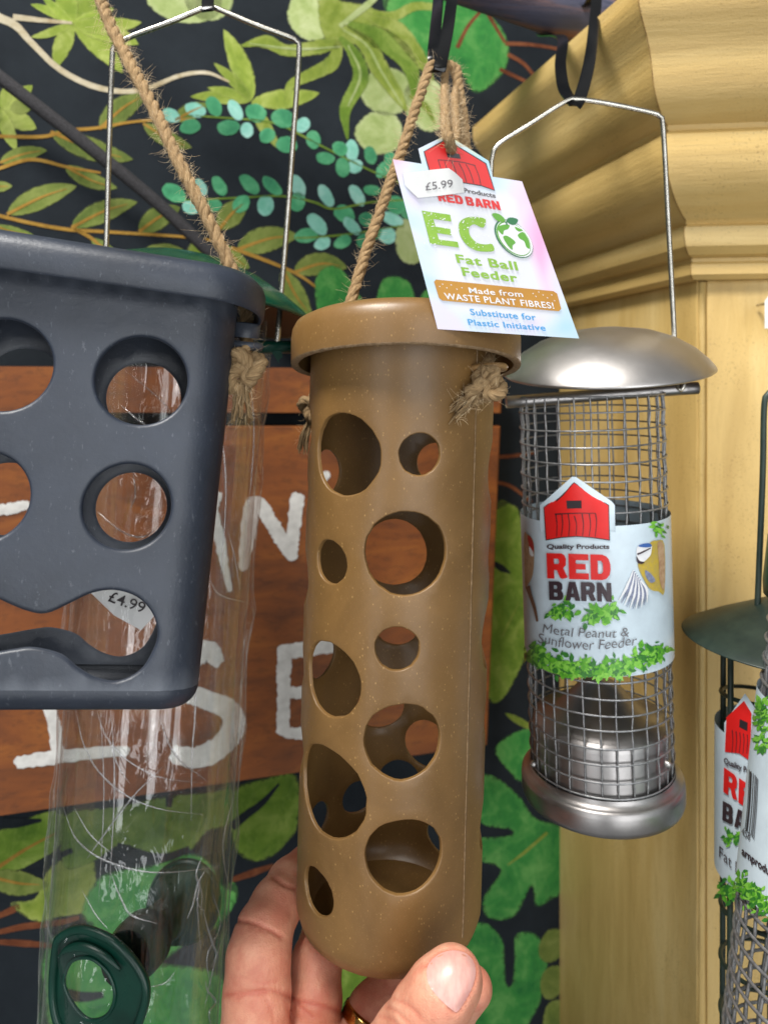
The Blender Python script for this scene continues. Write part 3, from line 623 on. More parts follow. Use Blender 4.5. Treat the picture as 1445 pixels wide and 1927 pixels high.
q = catmull([WALL.hit(-160, 20, .03), WALL.hit(0, 145, .03), WALL.hit(150, 262, .028), WALL.hit(300, 385, .026), WALL.hit(420, 500, .024), WALL.hit(560, 640, .02)], 24)
cv, cf, cu = sweep(q, .0052, 12, ry=.0036)
tag(mk('braided_cord', (cv, cf, cu), MAT['cord'], None), 'black braided cord running slantwise in front of the leafy wallpaper', 'cord')
GLY = dict(E=[[(0,0),(1,0),(1,.24),(.36,.24),(.36,.39),(.85,.39),(.85,.61),(.36,.61),(.36,.76),(1,.76),(1,1),(0,1)]],
    R=[[(0,0),(.36,0),(.36,.34),(.5,.34),(.66,.03),(.8,0),(1.03,.06),(.82,.42),(.95,.54),(.97,.80),(.9,.93),(.76,1),(0,1)],[(.36,.58),(.36,.79),(.56,.79),(.62,.74),(.62,.63),(.56,.58)]],
    D=[[(0,0),(.6,0),(.80,.06),(.95,.22),(1,.42),(1,.62),(.93,.82),(.80,.94),(.6,1),(0,1)],[(.36,.24),(.36,.76),(.54,.76),(.62,.66),(.62,.34),(.54,.24)]],
    B=[[(0,0),(.72,0),(.9,.06),(.98,.22),(.95,.42),(.84,.52),(.94,.64),(.92,.86),(.84,.95),(.70,1),(0,1)],[(.34,.2),(.34,.4),(.55,.4),(.6,.3),(.55,.2)],[(.34,.6),(.34,.8),(.53,.8),(.58,.7),(.53,.6)]],
    A=[[(0,0),(.34,0),(.40,.18),(.64,.18),(.70,0),(1.04,0),(.74,1),(.30,1)],[(.44,.38),(.60,.38),(.52,.74)]],
    N=[[(0,0),(.32,0),(.32,.5),(.66,0),(1,0),(1,1),(.68,1),(.68,.5),(.34,1),(0,1)]])
def blockword(surf, word, A, B, cap, off, up):
    """chunky display capitals fitted between two photo pixels"""
    A, B, up = np.array(A, float), np.array(B, float), np.array(up, float); tot = sum(1.1 if c != ' ' else .3 for c in word) - .1; x = 0; gs = []
    for c in word:
        if c == ' ': x += .3; continue
        L = [[A + (B - A) * (x + q[0]) / tot + up * cap * q[1] for q in l] for l in GLY[c]]
        gs.append(patch(surf, L[0], off, L[1:], 12)); x += 1.1
    return join(*gs)

# ------------------------------------------------------------------ rope, perforated shells
def rope_geo(path, R, pitch=.014, step=.0009, fray=0.0):
    p = resample(catmull(path, 10), step); T, Nn, B = frames(p); L = np.r_[0, np.cumsum(np.linalg.norm(np.diff(p, axis=0), axis=1))]
    gs = []
    for k in range(3):
        ph = 2 * np.pi * L / pitch + 2 * np.pi * k / 3 + .55 * np.sin(L * 140 + R * 9e3) + .35 * np.sin(L * 390 + k)
        c = p + (Nn * np.cos(ph)[:, None] + B * np.sin(ph)[:, None]) * R * .44
        rr = R * .60 * (1 + .10 * np.sin(L * 260 + k * 2.4) + .07 * np.sin(L * 900 + k * 2) + .05 * np.sin(L * 2300 + k))
        gs.append(sweep(c, rr, 8))
    return join(*gs), p
def hairs(p, R, n, lmin=.002, lmax=.008):
    T, Nn, B = frames(p); gs = []
    for _ in range(n):
        i = rng.integers(1, len(p) - 1); a = rng.uniform(0, 2 * np.pi); o = Nn[i] * np.cos(a) + B[i] * np.sin(a)
        s = p[i] + o * R * .85; d = o * rng.uniform(.3, 1.0) + T[i] * rng.normal(0, .9) + rng.normal(0, .25, 3); d /= np.linalg.norm(d)
        l = rng.uniform(lmin, lmax) * rng.uniform(.4, 1); cv = rng.normal(0, .55, 3)
        pts = [s + d * l * t + cv * l * t * t * .6 for t in (0, .35, .7, 1)]
        v, f, u = sweep(catmull(pts, 2), np.linspace(.00007, .00003, 7), 3, caps=False); gs.append((v, f))
    return join(*gs)
def rope(path, R, parent, fuzz=8, name='rope', fl=(.002, .008), pitch=.015):
    g, p = rope_geo(path, R, pitch); o = mk(name, g, MAT['jute'], parent); n = int(len(p) * .0009 * 1000 * fuzz / 3.5)
    stuff(mk('rope_fuzz', hairs(p, R, max(n, 10), *fl), MAT['fuzz'], o)); return o
def knot(center, R, parent, tail, scale=1.0, fuzz=60, rot=0.0):
    """overhand knot: a trefoil run of the rope with a frayed tail"""
    pts = []
    for t in np.linspace(.25, 2 * np.pi - .25, 26):
        x = math.sin(t) + 2 * math.sin(2 * t); y = math.cos(t) - 2 * math.cos(2 * t); z = -math.sin(3 * t)
        v = Vector((x * .0019 + random.gauss(0, .0005), z * .0028, y * .0026 + random.gauss(0, .0005))) * scale; v.rotate(Matrix.Rotation(rot, 3, 'Y')); pts.append(center + v)
    pts = [center + Vector((0, 0, .008 * scale))] + pts
    g, p = rope_geo(pts, R, .010); o = mk('knot', g, MAT['jute'], parent)
    gs = [hairs(p, R, fuzz, .0015, .005)]
    t0 = pts[-1]; tp = [center + (tail[0] - center) * .35] + list(tail)
    gt = []
    for k in range(22):                      # the strands open out at the tail
        o3 = rng.normal(0, 1, 3); o3 /= np.linalg.norm(o3); q = catmull(tp, 10); e = np.linspace(0, 1, len(q))[:, None]
        q = q + o3 * R * rng.uniform(.2, 1) * (.6 + 1.3 * e ** 2) + rng.normal(0, R * .10, q.shape).cumsum(0) * .5
        q = q[:int(len(q) * rng.uniform(.75, 1))]; gt.append(sweep(q, np.linspace(R * .30, R * .12, len(q)), 5))
    mk('rope_tail', join(*gt), MAT['jute'], parent)
    gs.append(hairs(resample(catmull(tp, 8), .0009), R * 1.4, fuzz, .002, .006))
    stuff(mk('rope_fuzz', join(*gs), MAT['fuzz'], o)); return o
def offset_loop(q, b):
    q = np.asarray(q, float); T = np.roll(q, -1, 0) - np.roll(q, 1, 0); T /= np.linalg.norm(T, axis=1)[:, None]
    A = .5 * np.sum(q[:, 0] * np.roll(q[:, 1], -1) - np.roll(q[:, 0], -1) * q[:, 1]); s = 1 if A > 0 else -1
    return q + s * b * np.stack([T[:, 1], -T[:, 0]], 1)
def perforated(perim, Sx, z0, z1, holes, t, b, step, post=None):
    """closed shell unrolled to (s, z); holes are loops in metres; their rims are rounded by b"""
    m = max(3, int(round(Sx / step))); k = max(2, int(round((z1 - z0) / step)))
    ss = np.linspace(0, Sx, m + 1); zs = np.linspace(z0, z1, k + 1)
    rect = [(s, z0) for s in ss[:-1]] + [(Sx, z) for z in zs[:-1]] + [(s, z1) for s in ss[:0:-1]] + [(0, z) for z in zs[:0:-1]]
    outs = [offset_loop(h, b) for h in holes]
    v, tr, _ = fill2d(rect, outs, step)
    def at(sz, dep):
        x, y, nx, ny = perim(sz[:, 0]); return np.stack([x - nx * dep, y - ny * dep, sz[:, 1]], 1)
    bm = bmesh.new()
    def add(A): return [bm.verts.new(p) for p in A]
    vo = add(at(v, 0)); vi = add(at(v, t))
    for q in tr:
        for V_, o in ((vo, q), (vi, q[::-1])):
            try: bm.faces.new([V_[i] for i in o])
            except ValueError: pass
    for h in holes:
        rings = [add(at(offset_loop(h, ob), dp)) for ob, dp in ((b, 0), (b * .45, b * .12), (b * .12, b * .5), (0, b), (0, t - b * .5), (b, t))]
        n = len(h)
        for r0, r1 in zip(rings, rings[1:]):
            for i in range(n): bm.faces.new((r0[i], r0[(i + 1) % n], r1[(i + 1) % n], r1[i]))
    for zc, sg in ((z0, 1), (z1, -1)):
        A = add(at(np.stack([ss, np.full(m + 1, zc)], 1), 0)); B = add(at(np.stack([ss, np.full(m + 1, zc)], 1), t))
        for i in range(m): bm.faces.new((A[i], A[i + 1], B[i + 1], B[i]))
    bmesh.ops.remove_doubles(bm, verts=bm.verts, dist=2e-6); bmesh.ops.recalc_face_normals(bm, faces=bm.faces); bm.verts.index_update()
    if post:
        for q in bm.verts: q.co = post(q.co)
    g = ([q.co.copy() for q in bm.verts], [[q.index for q in f.verts] for f in bm.faces]); bm.free(); return g
def circle(s, z, r, rz=None, n=36, jag=0.0):
    a = np.linspace(0, 2 * np.pi, n, endpoint=False); k = 1 + jag * rng.normal(0, 1, n)
    return np.stack([s + r * k * np.cos(a), z + (rz or r) * k * np.sin(a)], 1)

# ------------------------------------------------------------------ brown fat ball feeder in the hand
BB, BT = P(730, 1716, .350), P(758, 636, .337)
MB_, HB = axis_frame(BB, BT); RB = .0413
brown = thing('fat_ball_feeder', 'brown speckled plastic tube feeder with round holes and jute rope, held in the hand', 'bird feeder', BB)
CB = Cyl(MB_, RB)
def per_b(s):
    a = s / RB + math.radians(-38); return RB * np.cos(a), RB * np.sin(a), np.cos(a), np.sin(a)
def sz(px, py):
    p = CB.loc(px, py); a = math.atan2(p.y, p.x) - math.radians(-38); return (a % (2 * math.pi)) * RB, p.z, p
holes = []
for px, py, h in ((646, 855, 156), (623, 1057, 82), (622, 1277, 140), (618, 1488, 170), (601, 1675, 86), (790, 855, 80), (764, 1042, 160), (747, 1220, 84), (757, 1395, 146), (760, 1610, 146)):
    s, z, p = sz(px, py); dd = (MB_ @ p).y; holes.append(circle(s, z, h / 2 / F * dd, jag=.008))
zc = lambda py: sz(755, py)[1]
def col(deg, rows, sh=0.0):
    for py, r in rows: holes.append(circle(((math.radians(deg + 38)) % (2 * math.pi)) * RB, zc(py) + sh, r, jag=.004))
col(-5, ((905, .0135), (1080, .009), (1245, .0165), (1420, .0088), (1640, .0125)))
col(183, ((830, .0115), (960, .008), (1140, .0130), (1330, .0090), (1500, .0130)))
def far(px, py, r):
    C = CB.I @ Vector((0, 0, CZ)); D = CB.I.to_3x3() @ Vector(((px - CX) / F, 1, (HY - py) / F)); a = D.x ** 2 + D.y ** 2; b = C.x * D.x + C.y * D.y; c = C.x ** 2 + C.y ** 2 - RB * RB
    p = C + D * ((-b + math.sqrt(b * b - a * c)) / a); holes.append(circle(((math.atan2(p.y, p.x) - math.radians(-38)) % (2 * math.pi)) * RB, p.z, r, jag=.004))
for q in ((742, 1038, .0172), (608, 892, .012), (715, 1325, .0125), (805, 1400, .0125), (752, 1470, .0115), (672, 1500, .0085), (596, 1545, .009), (828, 1575, .008), (747, 1172, .0115), (603, 1235, .0105), (822, 872, .0105)): far(*q)
zb = 0.0; ZR = .009
def taper(c):
    k = 1 + .045 * (1 - c.z / HB); z = c.z
    if z < ZR:
        q = (1 - z / ZR) * 1.45; z = ZR * (1 - math.sin(q)); k *= 1 - .0062 * (1 - math.cos(q)) / RB
    return Vector((c.x * k, c.y * k, z))
g = perforated(per_b, 2 * math.pi * RB, zb, HB, holes, .0019, .0006, .0042, taper)
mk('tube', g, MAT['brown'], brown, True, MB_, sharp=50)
kz = lambda z: 1 + .045 * (1 - z / HB)
mk('base_disc', lathe([(RB * 1.045 - .0052, .0004), (.02, -.0004), (.001, -.0006)], 72), MAT['brown'], brown, True, MB_)
ang = math.atan2(CB.loc(884, 1100).y, CB.loc(884, 1100).x)
sm = sweep([Vector((RB * kz(z) * math.cos(ang), RB * kz(z) * math.sin(ang), z)) for z in np.linspace(.012, HB, 60)], .00032 , 6)
sm = (sm[0] + rng.normal(0, .00006, (len(sm[0]), 3)), sm[1]); mk('moulding_seam', sm, MAT['brown_cut'], brown, True, MB_)
# lid: seen a little from below
LC = P(763, 652, .337); ML = euler_frame(LC, rx=-8.5, ry=0.5)
RL = .0512
prof = [(RL - .0032, -.0095), (RL - .0004, -.0099), (RL, -.0092), (RL + .0002, .002), (RL - .0002, .0052), (RL - .0016, .0080), (RL - .005, .0099), (RL - .012, .0108), (.012, .0112), (.0005, .0112)]
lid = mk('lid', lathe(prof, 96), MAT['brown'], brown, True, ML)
mk('lid_inside', lathe([(RL - .0032, -.0095), (RL - .0034, .005), (.0005, .0075)][::-1], 96), MAT['brown'], lid, True, ML)
e = lathe([(RL - .0033, -.0096), (RL - .0002, -.0101), (RL + .0001, -.0092)], 160); ev = np.array(e[0]); ev[:, 2] += rng.normal(0, .00007, len(ev)); mk('cut_edge', (ev, e[1]), MAT['brown_cut'], lid, True, ML)
# lug under the lid with the rope knotted below it
lc = P(914, 694, .312); ml = euler_frame(lc, rx=-6, ry=-4)
mk('lug', lathe([(.0018, -.0012), (.0085, -.0014), (.0094, 0), (.0085, .0014), (.0018, .0012)], 32), MAT['brown'], brown, True, ml)
knot(P(915, 727, .303), .0026, brown, [P(882, 752, .301), P(848, 786, .301)], 1.0, 110, .9)
knot(P(590, 770, .385), .0026, brown, [P(574, 820, .385), P(568, 858, .385)], .9, 50, 2.0)
rope([P(640, 650, .350), P(655, 584, .351), P(700, 440, .362), P(760, 270, .380), P(800, 150, .393), P(812, 124, .395), P(828, 122, .397), P(845, 124, .398), P(858, 140, .399), P(872, 230, .392), P(888, 420, .362), P(905, 600, .328), P(914, 690, .313)], .0027, brown, 16)

# swing tag on its own loop
TP = Plane(P(900, 450, .283), (.10, -1, -.16))
stag = thing('swing_tag', 'pastel swing tag with a red barn shape and ECO lettering, hanging over the brown lid', 'tag', TP.hit(955, 630))
Z = lambda s: zz(720, 230, 1 / 3.705, s)
hole = [(849 + 10 * math.cos(q), 278 + 6.5 * math.sin(q) + .25 * 10 * math.cos(q)) for q in np.linspace(0, 2 * math.pi, 16, endpoint=False)]
cardo = mk('card', patch(TP, Z('70,258 272,290 248,185 420,100 470,100 738,270 765,380 970,412 1368,1508 383,1442'), 0, [hole], 24, .0006), MAT['pastel'], stag, False)
0 and mk('card_face', patch(TP, catmull(Z('300,640 560,600 860,640 960,760 1060,960 1120,1130 1170,1260 760,1330 520,1300 420,1060 330,830'), 4, True), .00012, (), 40), MAT['card'], cardo, False)
TU = np.array([-.262, -.965])
def tword(s, a, b, cap, inkk, bold=.03, space=1.0, off=.0004, parent=None):
    A, B = Z(a + ' ' + b); mk('printed_text', words_on(TP, s, A, B, cap / 3.705, off, TU, bold, 0, space), INK[inkk], parent or cardo, False)
def tshape(s, inkk, off=.0003, smooth=0, step=20, holes=(), nm='printed_shape'):
    q = Z(s); q = catmull(q, smooth, True) if smooth else q
    mk(nm, patch(TP, q, off, holes, step), INK[inkk], cardo, False)
tshape('284,204 432,120 462,128 722,286 782,478 690,446 560,424 326,352', 'black', .00025, holes=[hole])
tshape('292,206 436,128 462,136 715,290 775,472 690,440 560,418 332,346', 'red', .00032, holes=[hole], nm='printed_barn')
tshape('440,200 536,222 544,256 452,244', 'black', .0004)
for l in ('385,262 440,266 560,280 645,302', '385,262 398,300 410,340', '430,272 442,310 452,345', '480,276 505,330 520,400', '530,284 560,340 585,420', '580,292 610,350 635,428', '640,302 668,370 684,440'):
    mk('printed_line', ribbon(TP, Z(l), 1.3, .0004, 5), INK['black'], cardo)
tword('Products', '566,488', '790,528', 34, 'grey', .03)
mk('printed_text', blockword(TP, 'RED BARN', *Z('392,548 824,614'), 64 / 3.705, .0004, TU), INK['red'], cardo, False)
tshape('272,616 470,645 478,692 352,674 368,728 470,744 478,788 378,772 392,818 522,834 532,874 330,846', 'lime')
A, B = Z('556,870'), Z('776,900')
tshape('716,676 640,660 575,668 535,700 530,745 545,800 585,855 640,890 700,902 775,896 762,850 718,852 660,842 615,800 600,760 606,728 640,712 700,736', 'lime', .0003, 3)
gl = [(912 + 112 * math.cos(q) + 28 * math.sin(q), 812 + 112 * math.sin(q) + 30 * math.cos(q)) for q in np.linspace(0, 2 * math.pi, 40, endpoint=False)]
f2 = lambda k, dx=0: ' '.join('%f,%f' % (912 + dx + (x - 912) * k, 812 + (y - 812) * k) for x, y in gl)
tshape(f2(1.16), 'deep', .0003); tshape(f2(1.10, 5), 'white', .00034); tshape(f2(1.04), 'fern', .00038); tshape(f2(.98, 4), 'white', .00042)
for s, c in (('800,745 815,722 860,712 885,720 872,745 845,755 835,785', 'fern'), ('838,800 862,790 905,815 925,840 905,860 903,890 880,870 858,840', 'fern'), ('920,728 950,740 975,755 950,762 928,748', 'fern'), ('940,785 975,765 1000,790 1020,830 1025,880 1000,870 985,830 955,812', 'fern')): tshape(s, c, .00047, 3)
tshape('760,638 800,636 840,662 852,690 815,694 780,672', 'fern', .00047, 3); tshape('862,690 885,664 940,676 932,706 900,716', 'deep', .00049, 3); tshape('850,692 862,690 872,716 862,716', 'deep', .0005)
for _ in range(150):
    x, y = random.uniform(285, 760), random.uniform(625, 895); r = random.choice((1.5, 2, 2.5, 3, 4, 6)); a0 = random.uniform(0, 3)
    tshape(' '.join('%f,%f' % (x + r * math.cos(q + a0) * random.uniform(.5, 1.5), y + r * math.sin(q + a0) * random.uniform(.4, 1.1)) for q in np.linspace(0, 5.2, 6)), 'white', .0004, nm='printed_fleck')
tword('Fat Ball', '520,978', '945,1032', 62, 'lime', .028, 1.1); tword('Feeder', '560,1068', '945,1115', 62, 'lime', .028, 1.1)
tshape('358,1112 372,1097 1190,1178 1215,1195 1243,1300 1228,1318 415,1243 392,1225', 'ochre', .0003, nm='printed_panel')
tword('Made from', '605,1190', '980,1219', 42, 'white', .012, 1.05); tword('WASTE PLANT FIBRES!', '436,1232', '1196,1300', 46, 'white', .015, 1.08)
for x, y in ((390, 1140), (410, 1125), (440, 1150), (470, 1130), (510, 1160), (545, 1150), (1040, 1190), (1080, 1180), (1110, 1200), (1140, 1220), (1060, 1210), (1170, 1200), (1190, 1240)):
    tshape('%d,%d %d,%d %d,%d' % (x, y, x + 12, y + 3, x + 9, y + 10), 'white', .0004)
tword('Substitute for', '615,1343', '1072,1382', 46, 'blue', .014, 1.06); tword('Plastic Initiative', '600,1413', '1138,1454', 44, 'blue', .014, 1.06)
st = mk('price_sticker', patch(TP, Z('140,355 300,335 460,320 505,352 555,400 562,445 570,490 400,512 245,528 200,485 155,440'), .0007, (), 30, .00015), MAT['sticker'], stag, False)
mk('printed_text', words_on(TP, '£5.99', Z('300,476')[0], Z('490,452')[0], 15, .00095, (-.08, -1), .004), INK['grey'], st, False)
rope([P(838, 130, .398), P(836, 170, .390), P(838, 225, .315), P(841, 252, .2725), P(847, 276, .2725), P(851, 279, .2785), P(857, 262, .2840), P(858, 232, .325), P(856, 180, .390), P(862, 135, .398), P(850, 122, .4)], .0021, stag, 14, 'tag_loop', pitch=.011)

# ------------------------------------------------------------------ slate grey feeder on the left
GO = P(150, 900, .272)
ex = Vector((math.cos(math.radians(17)), math.sin(math.radians(17)), 0)); ez = Vector((0, math.sin(math.radians(9)), math.cos(math.radians(9))))
gn = ex.cross(ez).normalized(); ez = gn.cross(ex) * -1 if gn.cross(ex).z < 0 else gn.cross(ex)
Rr = Matrix.Rotation(math.radians(6.6), 3, gn); 
if (Rr @ ex).z > 0: Rr = Rr.inverted()
ex, ez = (Rr @ ex).normalized(), (Rr @ ez).normalized()
ey = ez.cross(ex).normalized()
if ey.y < 0: ey = -ey
MG = Matrix.Identity(4)
for i in range(3): MG[i][0] = ex[i]; MG[i][1] = ey[i]; MG[i][2] = ez[i]; MG[i][3] = GO[i]
GP = Plane(GO, -ey); MGi = MG.inverted()
def gl2(px, py): p = MGi @ GP.hit(px, py); return p.x, p.z
grey = thing('slab_feeder', 'slate grey plastic feeder with big round holes and a wavy opening, on jute rope', 'bird feeder', MG @ Vector((0, .02, -.09)))
xr = gl2(372, 900)[0]; xc = gl2(-12, 800)[0]; hw = xr - xc + .0095; DP = .050; RC = .015
zt = gl2(250, 570)[1] + .007; zbm = gl2(200, 1345)[1]
def per_rr(off=0.0):
    """rounded-rectangle perimeter: list of (x, y, nx, ny, s); s runs from the middle of the back"""
    pts = []; cx0, cx1, cy0, cy1 = xc - hw + RC, xc + hw - RC, RC, DP - RC
    def arc(cx, cy, a0, a1): return [(cx + RC * math.cos(a), cy + RC * math.sin(a), math.cos(a), math.sin(a)) for a in np.linspace(a0, a1, 13)]
    pts.append((xc - hw, DP / 2, -1, 0)); pts += arc(cx0, cy0, math.pi, 1.5 * math.pi); pts += arc(cx1, cy0, 1.5 * math.pi, 2 * math.pi); pts += arc(cx1, cy1, 0, math.pi / 2); pts += arc(cx0, cy1, math.pi / 2, math.pi); pts.append((xc - hw, DP / 2, -1, 0))
    A = np.array(pts); s = np.r_[0, np.cumsum(np.linalg.norm(np.diff(A[:, :2], axis=0), axis=1))]; return A, s
A_, s_ = per_rr()
def per_g(s): 
    r = [np.interp(s, s_, A_[:, i]) for i in range(4)]; k = np.hypot(r[2], r[3]); return r[0], r[1], r[2] / k, r[3] / k
i0, i1 = 13, 39          # ends of the flat front and back runs
def front_s(x): return s_[i0] + (x - A_[i0, 0])
def back_s(x): return s_[i1] + (A_[i1, 0] - x)
gh = []
HC = []
for px, py, w, h in ((268, 715, 172, 166), (241, 953, 164, 162), (-12, 668, 184, 178), (-32, 928, 178, 172)):
    x, z = gl2(px, py); x2, _ = gl2(px + w / 2, py); _, z2 = gl2(px, py - h / 2); HC.append((x, z, abs(x2 - x), abs(z2 - z)))
HC += [(2 * xc - HC[0][0], HC[0][1], HC[0][2], HC[0][3]), (2 * xc - HC[1][0], HC[1][1], HC[1][2], HC[1][3])]
HC[2] = (xc, HC[0][1], HC[0][2], HC[0][3]); HC[3] = (xc, HC[1][1], HC[1][2], HC[1][3])
for x, z, r, rz in HC:
    gh.append(circle(front_s(x), z, r, rz, 48)); 
    gh.append(circle(back_s(x), z, r * .94, rz * .94, 48))
wv = [(43, 1148), (86, 1155), (129, 1137), (172, 1117), (215, 1111), (258, 1124), (286, 1153), (297, 1190), (288, 1225), (264, 1262), (223, 1282), (182, 1276), (146, 1256), (116, 1232), (64, 1219), (21, 1223)]
wl = [gl2(*q) for q in wv]; up_ = wl[:9]; dn = wl[9:]
top_edge = [wl[i] for i in range(1, 8)]; bot_edge = [wl[i] for i in range(8, 16)]
mir = lambda L: [(2 * xc - x, z) for x, z in L][::-1]
loop = [(xc, wl[0][1] + .002)] + wl[0:16] + [(xc, wl[15][1] - .001)]
loop = [(xc, wl[0][1] + .006)] + wl + [(xc, wl[15][1] - .003)] + mir(wl)
loop = catmull(loop, 4, True)
gh.append(np.array([(front_s(x), z) for x, z in loop]))
gh.append(np.array([(back_s(x), z) for x, z in loop])[::-1])
g = perforated(per_g, s_[-1], zbm + .008, zt, gh, .0024, .0016, .0048)
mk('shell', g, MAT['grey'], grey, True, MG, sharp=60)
def loft(prof_, M, mat, parent, name, ctr=True):
    """rings of the rounded rectangle at (outward offset, z)"""
    V, Fc = [], []; A = A_[1:-1]; n = len(A)
    for o, z in prof_:
        for x, y, nx, ny in A: V.append((x + nx * o, y + ny * o, z))
    for i in range(len(prof_) - 1):
        for j in range(n): Fc.append((i * n + j, i * n + (j + 1) % n, (i + 1) * n + (j + 1) % n, (i + 1) * n + j)[::-1])
    if ctr: Fc.append(tuple((len(prof_) - 1) * n + j for j in range(n))[::-1])
    return mk(name, (V, Fc), mat, parent, True, M, sharp=45)
loft([(0, zbm + .008)] + [(-.008 + .008 * math.cos(q), zbm + .008 - .008 * math.sin(q)) for q in np.linspace(.15, 1.5, 7)] + [(-.0149, zbm - .0002)], MG, MAT['grey'], grey, 'rounded_base')
zl = zt - .0035
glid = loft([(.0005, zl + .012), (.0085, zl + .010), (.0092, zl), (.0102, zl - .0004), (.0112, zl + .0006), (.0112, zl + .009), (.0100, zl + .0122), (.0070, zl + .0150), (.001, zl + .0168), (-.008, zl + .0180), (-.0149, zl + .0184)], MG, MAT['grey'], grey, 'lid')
lg = gl2(462, 645); lgp = P(463, 650, .322)
mk('lug', lathe([(.0015, -.0016), (.0068, -.0018), (.0078, 0), (.0068, .0018), (.0015, .0016)], 32), MAT['grey'], grey, True, euler_frame(lgp, 4, 6))
mk('lug_collar', lathe([(.0062, 0), (.0064, .006), (.0045, .0065)], 28), MAT['grey'], grey, True, euler_frame(lgp + Vector((-.0005, 0, .0035)), 4, 6))
knot(P(458, 697, .309), .0031, grey, [P(455, 745, .308), P(456, 800, .307)], 1.12, 130, .3)
rope([P(170, -70, .385), P(205, 40, .376), P(270, 165, .363), P(350, 330, .350), P(415, 460, .344), P(448, 535, .341), P(462, 580, .335), P(464, 640, .324), P(462, 680, .319)], .0031, grey, 26, 'rope', (.002, .009), .017)

# ------------------------------------------------------------------ clear tube seed feeder behind it
TB_, TT = P(240, 2060, .425), P(343, 590, .425)
MT, HT = axis_frame(TB_, TT); RT = .0482; CT = Cyl(MT, RT)
seed = thing('tube_feeder', 'clear plastic tube feeder with green lid and green port, still in its crinkled wrap', 'bird feeder', TB_)
mk('tube', lathe([(RT, 0), (RT, HT * .5), (RT, HT)], 72), MAT['tube'], seed, True, MT)
wvv = []
nA, nZ = 160, 150
for i in range(nZ):
    z = HT * (.0 + .96 * i / (nZ - 1))
    for j in range(nA):
        a = 2 * math.pi * j / nA
        d = .0009 * abs(math.sin(5 * a + 9 * z / HT)) + .0007 * abs(math.sin(11 * a - 30 * z)) + .0006 * math.sin(90 * z + 4 * a + 2 * math.sin(3 * a)) + .0016 * max(0, math.sin(2 * a + 50 * z)) ** 10 + .0008 * max(0, math.sin(3 * a - 85 * z)) ** 8
        r = RT + .0016 + d; wvv.append((r * math.cos(a), r * math.sin(a), z))
mk('wrap', (wvv, [(i * nA + j, i * nA + (j + 1) % nA, (i + 1) * nA + (j + 1) % nA, (i + 1) * nA + j) for i in range(nZ - 1) for j in range(nA)]), MAT['wrap'], seed, True, MT)
CR = ([(145, 1345), (158, 1400), (185, 1450), (235, 1495), (300, 1522), (382, 1533)], [(182, 1335), (200, 1385), (240, 1430), (300, 1462), (382, 1474)], [(120, 1520), (145, 1580), (200, 1620), (290, 1642), (418, 1632)], [(205, 1395), (225, 1445), (246, 1476)], [(140, 1520), (170, 1570), (215, 1610)],
      [(155, 1675), (180, 1720), (207, 1752)], [(208, 1640), (228, 1690), (248, 1722), (296, 1738)], [(278, 1858), (310, 1850), (332, 1826)], [(378, 1720), (380, 1680), (366, 1648)], [(165, 1615), (190, 1580), (250, 1500), (310, 1440)], [(366, 1210), (368, 1330), (362, 1420), (360, 1545)],
      [(430, 1000), (444, 1060), (452, 1110)], [(470, 1340), (455, 1400), (448, 1480)], [(420, 1760), (400, 1830), (385, 1900)], [(395, 1090), (415, 1120), (470, 1135)], [(240, 700), (300, 750), (335, 790)], [(225, 760), (260, 790), (290, 810)], [(180, 960), (230, 1000), (270, 1010), (300, 990)], [(250, 880), (255, 930), (245, 960)],
      [(400, 720), (425, 900), (415, 1100)], [(470, 700), (478, 820), (468, 960)], [(190, 1340), (196, 1500), (186, 1700)], [(210, 1345), (216, 1480), (206, 1680)], [(300, 1350), (330, 1420), (390, 1470)], [(440, 1500), (420, 1590), (432, 1680)], [(400, 1680), (415, 1740), (390, 1800), (398, 1860)], [(380, 1640), (372, 1700), (378, 1790)])
for k, c in enumerate(CR):
    q = [CT.hit(x, y, .0022) for x, y in catmull(c, 8)]; n = len(q); r = np.sin(np.linspace(.15, math.pi - .15, n)) * random.uniform(.0003, .0006)
    mk('wrap_crease', sweep(q, r, 5), MAT['crease'], seed)
# bunched wrap: ruffles on the right-hand side low down
for k in range(4):
    x0, y0 = random.uniform(375, 430), random.uniform(1600, 1860); c = [(x0, y0)]
    for _ in range(4): c.append((c[-1][0] + random.uniform(-18, 16), c[-1][1] + random.uniform(14, 34)))
    q = [CT.hit(min(x, 436), y, .0026) for x, y in catmull(c, 6)]; mk('wrap_crease', sweep(q, np.sin(np.linspace(.2, 2.9, len(q))) * .0006, 5), MAT['crease'], seed)
# lid, pin, hanger
MLd = euler_frame(P(338, 588, .425), rx=-5, ry=6)
RLd = .0785
mk('lid', lathe([(.0005, .0335), (.012, .0330), (.028, .0296), (.046, .0228), (.062, .0138), (.072, .0066), (RLd - .0006, .0012), (RLd, 0), (RLd - .0012, -.0004), (RLd - .0018, .0004)], 96), MAT['green_gloss'], seed, True, MLd)
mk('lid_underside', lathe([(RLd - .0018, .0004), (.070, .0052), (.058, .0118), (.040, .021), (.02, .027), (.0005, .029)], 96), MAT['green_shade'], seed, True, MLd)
pa, pb = P(330, 654, .424), P(551, 653, .418)
mk('cross_pin', sweep(resample(np.array([tuple(pa), tuple(pb)]), .01), .0036, 18), MAT['green'], seed)
mk('torn_burr', patch(Plane(P(522, 665, .416), (0, -1, 0)), [(510, 661), (530, 660), (532, 672), (526, 676), (525, 684), (519, 674)], 0, (), 8, .0008), MAT['green'], seed, False)
